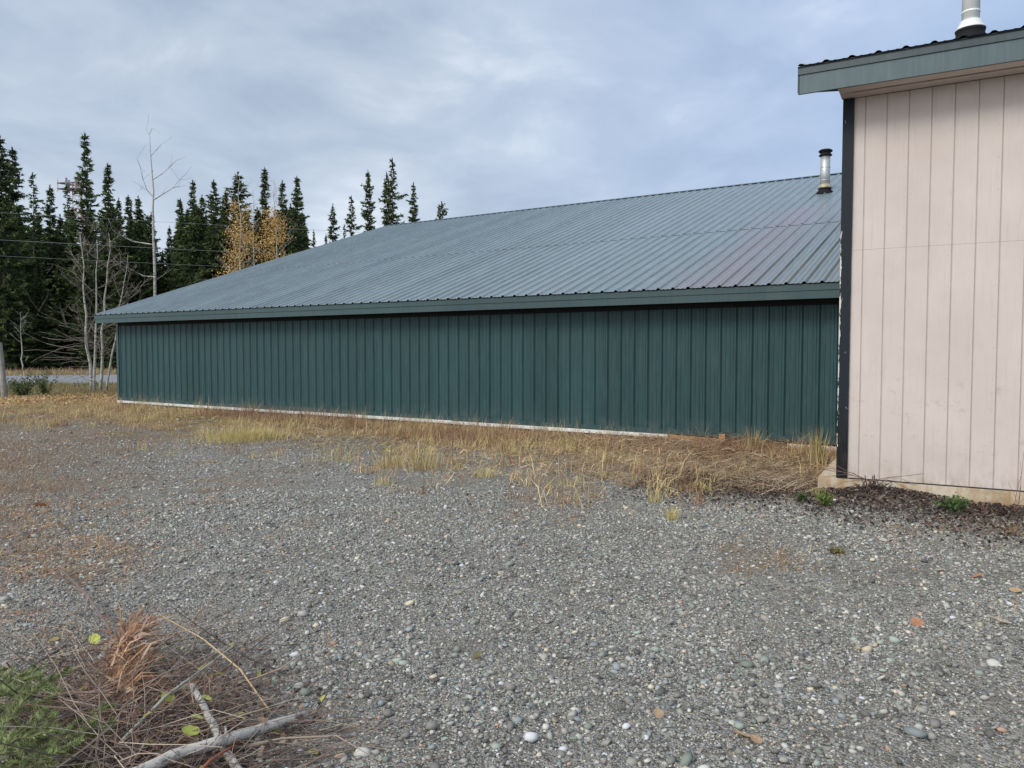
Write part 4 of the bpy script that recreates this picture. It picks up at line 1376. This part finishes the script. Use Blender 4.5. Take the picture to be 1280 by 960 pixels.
weed(1196, 640, .17, .14, 20, (.11, .17, .06), 'bushy green weed growing against the cream foundation', leafs=.028)
weed(1031, 634, .15, .06, 9, (.16, .20, .05), 'yellowish green weed in front of the foundation corner', leafs=.025)
weed(1004, 629, .11, .06, 7, (.08, .12, .04), 'small dark green weed left of the foundation corner', leafs=.025)
weed(28, 497, .75, .45, 26, (.10, .12, .05), 'low green bush beside the leaning wooden post', 'bush', 'bush', .07, 'bushes by the road')
weed(56, 495, .85, .3, 20, (.13, .15, .06), 'taller lighter green bush right of the post, before the road', 'bush', 'bush', .06, 'bushes by the road')
weed(1046, 690, .05, .10, 9, (.22, .19, .07), 'flat olive weed lying on open gravel before the cream building', leafs=.02)


def tuft(px, py, h, rad, n, cols, label, lean=.3, wd=.006, patch=False):
    b = on_z(px, py); b[2] = float(hgt(b[0], b[1]))
    gg = np.random.default_rng(int(px * 3 + py))
    P = np.stack([gg.normal(0, rad, n), gg.normal(0, rad, n), np.zeros(n)], -1)
    az = np.arctan2(P[:, 1], P[:, 0]) + gg.normal(0, .7, n)
    c = np.array(cols)[gg.integers(0, len(cols), n)] * gg.uniform(.75, 1.2, (n, 1))
    A = blades(P, h * gg.uniform(.45, 1.1, n), gg.uniform(wd * .6, wd * 1.3, n), np.abs(gg.normal(lean, lean * .6, n)), az, c)
    o = link('grass_tuft', tri_mesh('grass_tuft', *A, M['blades']), None, b)
    if patch:
        o.name = 'yellow_grass'; return tag(o, label, 'grass', kind='stuff')
    return tag(o, label, 'grass tuft', 'grass tufts')


YG = [(.62, .51, .20), (.66, .53, .27), (.50, .43, .16)]
ST = [(.50, .39, .20), (.44, .33, .17), (.36, .26, .13)]
tuft(839, 650, .16, .03, 70, YG, 'small bright yellow tuft alone on the gravel', .35, .005)
tuft(819, 628, .13, .03, 40, YG, 'small yellow tuft behind the lone bright one on the gravel', .35, .005)
tuft(300, 551, .24, .3, 700, YG, 'wide yellow green patch of grass before the green wall at left', .35, .009, True)
tuft(330, 551, .20, .25, 420, [(.52, .44, .19), (.55, .42, .22)], 'duller clump adjoining the wide yellow green patch', .35, .009, True)
tuft(1022, 586, .56, .03, 90, ST + [(.30, .32, .12)], 'tallest wispy straw tuft close beside the dark corner board', .13, .010)
tuft(1010, 576, .24, .10, 60, [(.28, .30, .12), (.40, .33, .17)], 'short greenish tuft left of the tallest wispy one', .35, .006)
tuft(941, 566, .42, .05, 90, ST, 'wispy tuft against the wall over the broken sill board', .22, .010)
tuft(528, 585, .30, .10, 150, YG + ST, 'upright yellow tuft at the edge of the grass below mid wall', .28, .007)
tuft(488, 582, .24, .12, 130, YG, 'rounded yellow green tuft left of the upright yellow one', .3, .007)
tuft(605, 597, .16, .06, 70, YG, 'little yellow tuft at the gravel edge below mid wall', .35, .006)
tuft(686, 615, .22, .04, 50, ST, 'thin pale tuft standing out on the gravel near the middle', .25, .005)
tuft(440, 536, .42, .10, 110, [(.42, .30, .17), (.33, .20, .12)], 'tall brown tuft touching the white sill board left of the middle', .2, .008)
tuft(1272, 662, .10, .12, 200, [(.30, .19, .11), (.36, .25, .14)], 'low brown tuft at the right edge below the foundation', .6, .005, True)

# dead woody stump with thin runners by the foundation
b = on_z(1090, 612); b = CPT + CW * np.dot(b - CPT, CW) - CB * .17; b[2] = float(hgt(b[0], b[1]))
st = thing('dead_stump', 'knotty dark dead plant stump with curling runners against the cream foundation', 'dead plant', b)
mb = MB(); gg = np.random.default_rng(3)
for i in range(70):
    az = gg.uniform(0, 6.28)
    limb(mb, np.array([gg.normal(0, .075), gg.normal(0, .03), -.02]), np.array([math.cos(az) * .7, math.sin(az) * .4 - .2, 1.]), gg.uniform(.06, .2), gg.uniform(.006, .014), gg, 2, [], np.array((.09, .07, .06)) * gg.uniform(.6, 1.6), 6, .3, -.1, .004)
mb.build('stump', M['twig'], st, True)
mb = MB()
for i in range(10):
    az = gg.choice([0, math.pi]) + gg.normal(-.5, .2)
    q, _ = limb(mb, np.array([0, -.02, .1]), np.array([math.cos(az), math.sin(az), .5]), gg.uniform(.3, .6), .003, gg, 0, [], np.array((.16, .11, .09)), 4, .25, -.25, .002)
mb.build('runners', M['twig'], st, True)
b = on_z(1271, 640); b[2] = float(hgt(b[0], b[1]))
mb = MB()
for i in range(5):
    limb(mb, b + gg.normal(0, .02, 3) * np.array([1, 1, 0]), np.array([gg.normal(.05, .12), gg.normal(0, .1), 1.]), gg.uniform(.25, .6), .003, gg, 0, [], np.array((.22, .10, .08)), 4, .12, .0, .0015)
tag(mb.build('bare_twig', M['twig'], None, True, loc=b), 'thin reddish bare twigs standing before the cream wall at the right edge', 'twig')

# ------------------------------------------------------------------ brush pile in the left foreground
def gp(px, py, z=0.):
    q = on_z(px, py, z)
    q[2] = float(hgt(q[0], q[1])) + z
    return q


def stick(pts, r0, r1, mat, name, label, cat, col=None, k=10, group=None, knots=0):
    pts = [np.asarray(p, float) for p in pts]
    P = []
    for i in range(len(pts) - 1):
        for u in np.linspace(0, 1, 5, endpoint=False):
            P.append(pts[i] * (1 - u) + pts[i + 1] * u)
    P.append(pts[-1]); P = np.array(P)
    P[1:-1] += rng.normal(0, min(.004, r0 * .12), (len(P) - 2, 3))
    rr = np.linspace(r0, r1, len(P)) * (1 + rng.normal(0, .025, len(P)))
    mb = MB(); mb.tube(P, rr, k, col)
    for i in range(knots):
        j = rng.integers(2, len(P) - 2); d = rng.normal(0, 1, 3); d[2] = abs(d[2])
        mb.tube([P[j], P[j] + d / np.linalg.norm(d) * r0 * 2.2], [r0 * .35, r0 * .2], 6, col)
    return tag(mb.build(name, mat, None, True, loc=pts[0]), label, cat, group)


BR = 'cut branches in the brush pile'
stick([gp(120, 990, .12), gp(215, 945, .11), gp(300, 917, .09), gp(381, 891, .035)], .022, .019, M['pale_log'], 'cut_branch', 'thickest pale grey log pointing right across the front of the brush pile', 'branch', None, 12, BR, 2)
stick([gp(240, 852, .09), gp(266, 900, .10), gp(284, 940, .05), gp(305, 975, .03)], .013, .016, M['pale_log'], 'cut_branch', 'short pale knuckled branch lying under the thickest log', 'branch', None, 12, BR, 4)
stick([gp(150, 925, .10), gp(205, 868, .17), gp(245, 838, .18), gp(300, 792, .17)], .0075, .004, M['log'], 'cut_branch', 'long straight pale green stick rising to the right over the pile', 'branch', None, 8, BR, 1)
stick([gp(180, 818, .05), gp(222, 846, .07), gp(250, 868, .06)], .014, .012, M['log'], 'cut_branch', 'dark grey broken branch joining the pale knuckled one', 'branch', None, 8, BR)
stick([gp(200, 762, .16), gp(255, 790, .20), gp(300, 832, .16), gp(340, 888, .02)], .003, .004, M['twig'], 'dry_reed', 'single golden dry reed arching over the right of the pile', 'reed', (.50, .36, .19), 6)
stick([gp(75, 712, .03), gp(110, 745, .08), gp(140, 785, .1)], .005, .008, M['twig'], 'cut_branch', 'forked dark twig reaching up and left behind the orange frond', 'branch', (.17, .12, .10), 6, BR, 3)
stick([gp(232, 762, .1), gp(200, 800, .12), gp(165, 835, .08)], .004, .009, M['twig'], 'cut_branch', 'straight greyish stick leaning right beside the orange frond', 'branch', (.32, .25, .19), 6, BR)
stick([gp(30, 870, .06), gp(80, 858, .08), gp(140, 858, .1), gp(215, 858, .08)], .008, .005, M['twig'], 'cut_branch', 'level brown twig lying across the middle of the pile', 'branch', (.25, .16, .13), 6, BR)
stick([gp(30, 830, .03), gp(62, 812, .04), gp(82, 800, .03)], .007, .005, M['twig'], 'cut_branch', 'short dark stick on gravel above the spruce bough', 'branch', (.14, .11, .10), 6, BR)
stick([gp(230, 990, .1), gp(262, 952, .1), gp(300, 922, .06)], .007, .004, M['twig'], 'cut_branch', 'rust red twig in front of the thickest log', 'branch', (.34, .12, .07), 6, BR)

# tangle of fine twigs
parts_mb = MB()
TC = np.array([(.19, .145, .115), (.28, .215, .17), (.13, .10, .085), (.38, .31, .24), (.22, .13, .10), (.09, .072, .065)])
gg = np.random.default_rng(77)
for i in range(900):
    px = gg.normal(185, 95); py = gg.normal(905, 55)
    if px > 400 or py < 770:
        continue
    hh = max(0., .15 - .0010 * abs(px - 150)) * gg.random()
    p = gp(px, min(py, 1000), hh + .008)
    az = gg.uniform(0, 6.283)
    limb(parts_mb, p, np.array([math.cos(az), math.sin(az), gg.normal(0.05, .22)]), gg.uniform(.15, .75), gg.choice([.0014, .002, .0028, .0045, .006], p=[.36, .34, .18, .09, .03]), gg, 0, [], TC[gg.integers(0, 6)] * gg.uniform(.7, 1.4), 4, .16, -.01, .001)
for i in range(60):
    px = gg.uniform(230, 420); py = gg.uniform(900, 985)
    p = gp(px, py, .012); az = gg.normal(.3, .5)
    limb(parts_mb, p, np.array([math.cos(az), math.sin(az), .05]), gg.uniform(.2, .7), gg.uniform(.0015, .003), gg, 0, [], TC[gg.integers(0, 6)], 4, .08, -.01, .001)
tag(parts_mb.build('twig_tangle', M['twig'], None, True), 'tangle of fine brown twigs making up the brush pile', 'twigs', kind='stuff')

# rusty dry frond: a stem with torn curling strips
b = gp(155, 905)
fr = thing('dry_frond', 'rust orange shredded dry frond standing in the brush pile', 'dead plant', b)
mb = MB()
stem = [gp(152, 905, .0) - b, gp(150, 850, .10) - b, gp(152, 805, .16) - b, gp(172, 775, .2) - b]
mb.tube(stem, [.012, .014, .012, .006], 8, (.50, .27, .15)); mb.build('stem', M['twig'], fr, True)
S = np.array(stem)
PCS = []
for n, lie, wd, ln in ((110, False, (.004, .011), (.10, .26)), (210, True, (.003, .012), (.08, .26)), (60, True, (.010, .02), (.05, .12))):
    i = gg.integers(0, 3, n); u = gg.random(n)[:, None]
    P = S[i] * (1 - u) + S[i + 1] * u + gg.normal(0, .035, (n, 3))
    P[:, 2] = np.maximum(P[:, 2], .01)
    az = np.where(gg.random(n) < .55, gg.normal(.7, .7, n), gg.uniform(0, 6.28, n))
    c = np.array([(.50, .29, .16), (.38, .20, .11), (.60, .42, .29), (.25, .13, .085)])[gg.integers(0, 4, n)] * gg.uniform(.65, 1.2, (n, 1))
    PCS.append(blades(P, gg.uniform(*ln, n), gg.uniform(*wd, n), gg.uniform(.5, 1.5, n), az, c, lie))
link('strips', tri_mesh('strips', *join(PCS), M['blades']), fr)
n = 2400
px = gg.normal(150, 66, n); py = gg.normal(890, 45, n)
P = np.array([gp(a, min(b_, 1000), .01) for a, b_ in zip(px, py)]) - b
P[:, 2] += gg.uniform(0, .07, n)
A = blades(P, gg.uniform(.05, .26, n), gg.uniform(.0015, .005, n), gg.uniform(1.2, 1.6, n), gg.uniform(0, 6.28, n), np.array([(.44, .26, .17), (.30, .18, .12), (.56, .40, .28), (.18, .115, .09)])[gg.integers(0, 4, n)] * gg.uniform(.6, 1.2, (n, 1)), True)
link('fallen_strips', tri_mesh('fallen_strips', *A, M['blades']), fr)

# green spruce bough
b = gp(-30, 960)
bo = thing('spruce_bough', 'fresh green spruce bough lying in the lower left corner over the brush', 'branch', b)
stems = MB(); NV, NC = [], []


def needles(p0, p1, r):
    L_ = np.linalg.norm(p1 - p0); n = int(L_ * 1500)
    u = gg.random(n)[:, None]; c = p0 * (1 - u) + p1 * u
    ax = (p1 - p0) / L_
    q = gg.normal(0, 1, (n, 3)); q -= (q @ ax)[:, None] * ax; q /= np.linalg.norm(q, axis=1)[:, None]
    d = q + ax * gg.uniform(.5, 1.2, (n, 1)); d /= np.linalg.norm(d, axis=1)[:, None]
    sd = np.cross(d, gg.normal(0, 1, (n, 3))); sd /= np.linalg.norm(sd, axis=1)[:, None]
    NV.append(np.stack([c - sd * .0016, c + sd * .0016, c + d * gg.uniform(.014, .026, (n, 1))], 1).reshape(-1, 3))
    cc = np.array([.24, .28, .115]) * gg.uniform(.45, 1.5) * gg.uniform(.5, 1.5, (n, 1))
    NC.append(np.repeat(cc, 3, 0))


def bough(p, d, ln, r, depth):
    d = d / np.linalg.norm(d)
    q = p + d * ln * .5 + gg.normal(0, .01, 3); e = q + (d + np.array([0, 0, -.12])) * ln * .5
    stems.tube([p, q, e], [r, r * .7, r * .35], 6, (.16, .11, .07))
    needles(p, q, r); needles(q, e, r)
    if depth:
        m = int(ln / .05)
        for i in range(m):
            u = .15 + .8 * i / m
            o = p + (q - p) * min(1, u * 2) + (e - q) * max(0, u * 2 - 1)
            sdv = np.cross(d, UP); sdv /= np.linalg.norm(sdv)
            bough(o, d * .75 + sdv * (1 if i % 2 else -1) * gg.uniform(.6, 1.) + UP * gg.normal(.05, .18), ln * (1 - u * .55) * gg.uniform(.35, .6), r * .5, depth - 1)


for (x0, y0, z0_, x1, y1, z1) in ((-40, 985, .10, 40, 830, .26), (-30, 1010, .12, 105, 880, .14), (-60, 930, .1, 15, 815, .22), (10, 1015, .08, 105, 935, .06), (-50, 960, .2, 60, 900, .24)):
    p = gp(x0, min(y0, 1010), z0_) - b; q = gp(x1, y1, z1) - b
    bough(p, q - p, np.linalg.norm(q - p), .007, 2)
stems.build('stems', M['twig'], bo, True)
V_ = np.concatenate(NV); C_ = np.concatenate(NC)
link('needles', tri_mesh('needles', V_, np.arange(len(V_)).reshape(-1, 3), C_, M['fresh']), bo)


# single fallen leaves
def leaf(px, py, z, size, col, label, tilt=(.2, .1), group='fallen leaves'):
    size *= 1.25
    if px < 330 and py > 800:
        z += .05 + .06 * (px < 290); tilt = (tilt[0] * .7, tilt[1])
    c = gp(px, py, z)
    n = 14
    a = np.linspace(0, 2 * math.pi, n, endpoint=False)
    rad = size * .5 * (1 + .18 * np.cos(a)) * (1 + .05 * np.sin(5 * a))
    x = np.cos(a) * rad; y = np.sin(a) * rad * .86
    z_ = .25 * size * ((x / size) ** 2 * 1.2 - (y / size) ** 2 * -1.4) + rng.normal(0, size * .015, n)
    v = [(0, 0, 0)] + list(zip(x * .5, y * .5, z_ * .2 + size * .01)) + list(zip(x, y, z_))
    f = [(0, 1 + i, 1 + (i + 1) % n) for i in range(n)] + [(1 + i, 1 + n + i, 1 + n + (i + 1) % n, 1 + (i + 1) % n) for i in range(n)]
    mb = MB()
    cols = np.array(col)[None] * rng.uniform(.8, 1.15, (2 * n + 1, 1))
    mb.add(v, f, None, cols)
    mb.tube([(-size * .55, 0, 0), (-size * .9, .004, -.003)], [.0012, .001], 4, np.array(col) * .6)
    o = mb.build('fallen_leaf', M['leaf'], None, True)
    o.location = tuple(c); o.rotation_euler = (tilt[0], tilt[1], rng.uniform(0, 6.28))
    return tag(o, label, 'leaf', group)


YL = (.55, .58, .14); PE = (.56, .38, .22)
leaf(117, 792, .12, .045, YL, 'lime yellow leaf caught upright left of the orange frond', (1.1, .2))
leaf(297, 890, .015, .055, (.50, .52, .20), 'pale lime leaf lying flat right of the pale knuckled branch')
leaf(258, 868, .05, .035, YL, 'yellow green leaf tucked against the top of the pale knuckled branch', (.7, .2))
leaf(246, 893, .04, .045, (.45, .50, .12), 'bright lime leaf between the twigs left of the pale knuckled branch', (.6, .2))
leaf(254, 828, .10, .035, (.52, .44, .10), 'golden leaf hanging under the long straight stick', (.8, .3))
leaf(272, 838, .06, .04, (.48, .42, .08), 'golden leaf just right of the one under the long straight stick', (.5, .4))
leaf(208, 868, .05, .045, (.40, .42, .09), 'dull yellow leaf beneath the long straight stick near its middle', (.7, .1))
leaf(188, 888, .05, .042, (.46, .40, .08), 'mustard leaf low in the twigs by the orange frond', (.5, .3))
leaf(236, 912, .04, .05, (.42, .46, .10), 'lime leaf deep in the twigs above the thickest log', (.4, .3))
leaf(392, 942, .012, .035, (.50, .46, .12), 'small yellow leaf on gravel right of the thickest log')
leaf(328, 899, .02, .05, PE, 'peach curled leaf beside the tip of the thickest log', (.9, .3))
leaf(67, 793, .01, .04, (.36, .30, .10), 'olive leaf on gravel above the spruce bough')
leaf(930, 924, .012, .055, PE, 'largest peach leaf on open gravel in the foreground', (.3, .2))
leaf(944, 930, .012, .04, (.52, .34, .20), 'peach leaf touching the largest one in the foreground gravel', (.4, .1))
leaf(822, 895, .012, .04, PE, 'folded peach leaf on gravel left of the largest pair', (.7, .4))
leaf(1145, 778, .012, .055, (.45, .22, .12), 'rust leaf alone on open gravel right of centre', (.5, .3))
leaf(1222, 722, .012, .06, (.48, .24, .11), 'orange leaf on gravel below the cream building', (.4, .3))
leaf(1268, 740, .012, .055, PE, 'peach leaf at the right edge of the gravel')
leaf(1176, 712, .012, .05, (.60, .50, .38), 'whitish leaf left of the orange leaf below the cream building')
leaf(1252, 782, .012, .07, (.58, .47, .33), 'long pale leaf near the right edge of the gravel')
leaf(1103, 674, .012, .055, (.62, .55, .44), 'pale leaf on gravel before the middle of the cream wall')
leaf(598, 817, .012, .05, (.50, .40, .20), 'tan leaf standing on gravel in the middle foreground', (1.2, .2))
leaf(52, 633, .012, .12, (.45, .20, .10), 'rust orange clump of leaf far left on the lot', (.5, .3))
leaf(40, 670, .012, .08, (.45, .20, .10), 'smaller rust leaf far left on the lot, nearer the camera', (.5, .3))

# ------------------------------------------------------------------ light, sky, camera
SUN_EL = R(40)
sunv = np.array([-.72 * math.cos(SUN_EL), -.69 * math.cos(SUN_EL), math.sin(SUN_EL)])
sl = bpy.data.lights.new('sun', 'SUN'); sl.energy = 1.5; sl.angle = R(22); sl.color = (1., .94, .85)
so = bpy.data.objects.new('sun', sl); COL.objects.link(so)
so.rotation_euler = Vector((-sunv).tolist()).to_track_quat('-Z', 'Y').to_euler()

w = bpy.data.worlds.new('World'); sc.world = w; w.use_nodes = True
nt = w.node_tree
bg = nt.nodes['Background']; bg.inputs['Strength'].default_value = .1
sky = nt.nodes.new('ShaderNodeTexSky'); sky.sky_type = 'NISHITA'; sky.sun_disc = False
sky.sun_elevation = SUN_EL; sky.sun_rotation = math.atan2(sunv[0], sunv[1])
tc = nt.nodes.new('ShaderNodeTexCoord').outputs['Generated']
sx = nt.nodes.new('ShaderNodeSeparateXYZ'); L(nt, tc, sx.inputs[0])
zz = mth(nt, 'ADD', mth(nt, 'MAXIMUM', sx.outputs[2], 0.), .22)
cx = mth(nt, 'DIVIDE', sx.outputs[0], zz); cy = mth(nt, 'DIVIDE', sx.outputs[1], zz)
cv = nt.nodes.new('ShaderNodeCombineXYZ'); L(nt, cx, cv.inputs[0]); L(nt, cy, cv.inputs[1])
n1 = noise(nt, cv.outputs[0], .75, 5, .5, .6)
n2 = noise(nt, cv.outputs[0], 2.3, 7, .58, .4)
cl = mth(nt, 'ADD', mth(nt, 'MULTIPLY', n1, .62), mth(nt, 'MULTIPLY', n2, .38))
K = 10.
cloud = ramp(nt, cl, [(.39, (.245, .305, .405)), (.47, (.32, .385, .485)), (.54, (.40, .46, .55)), (.63, (.62, .665, .71))]).outputs[0]
# bluer thin cloud to the right (+X), whiter low on the left
rt = ramp(nt, mth(nt, 'ADD', mth(nt, 'MULTIPLY', sx.outputs[0], 1.), .35), [(.2, 0.), (.85, .9)]).outputs[0]
cloud = mixc(nt, rt, cloud, mixc(nt, .58, (.32, .46, .74), cloud))
lowb = mth(nt, 'MULTIPLY', ramp(nt, sx.outputs[2], [(.06, 1.), (.30, 0.)]).outputs[0], ramp(nt, mth(nt, 'ADD', sx.outputs[0], .6), [(.1, 1.), (.75, .15)]).outputs[0])
cloud = mixc(nt, mth(nt, 'MULTIPLY', lowb, .6), cloud, (.64, .70, .77))
# thin bright cloud around the hidden sun, behind the camera
dt = nt.nodes.new('ShaderNodeVectorMath'); dt.operation = 'DOT_PRODUCT'
L(nt, tc, dt.inputs[0]); dt.inputs[1].default_value = sunv.tolist()
glow = mth(nt, 'POWER', mth(nt, 'MAXIMUM', dt.outputs['Value'], 0.), 2.2)
cloud = mixc(nt, 1., cloud, mixc(nt, glow, (1, 1, 1), (3.0, 2.85, 2.6)), 'MULTIPLY')
cloud = mixc(nt, 1., cloud, (K, K, K), 'MULTIPLY')
fin = mixc(nt, .92, sky.outputs[0], cloud)
for nd in nt.nodes:
    if nd.type == 'MIX':
        nd.clamp_result = False; nd.clamp_factor = True
L(nt, fin, bg.inputs['Color'])

cam = bpy.data.cameras.new('camera'); cam.sensor_width = 36; cam.lens = F / 1280 * 36; cam.clip_end = 3000; cam.clip_start = .05
co = bpy.data.objects.new('camera', cam); COL.objects.link(co)
co.location = (0, 0, CAM_H); co.rotation_euler = (math.pi / 2 - PITCH, 0, 0)
sc.camera = co
sc.view_settings.view_transform = 'Standard'; sc.view_settings.look = 'None'
sc.view_settings.exposure = .5; sc.view_settings.gamma = 1
sc.view_settings.use_curve_mapping = False
sc.cycles.use_denoising = True
sc.cycles.max_bounces = 6
sc.render.resolution_x, sc.render.resolution_y = 1024, 768
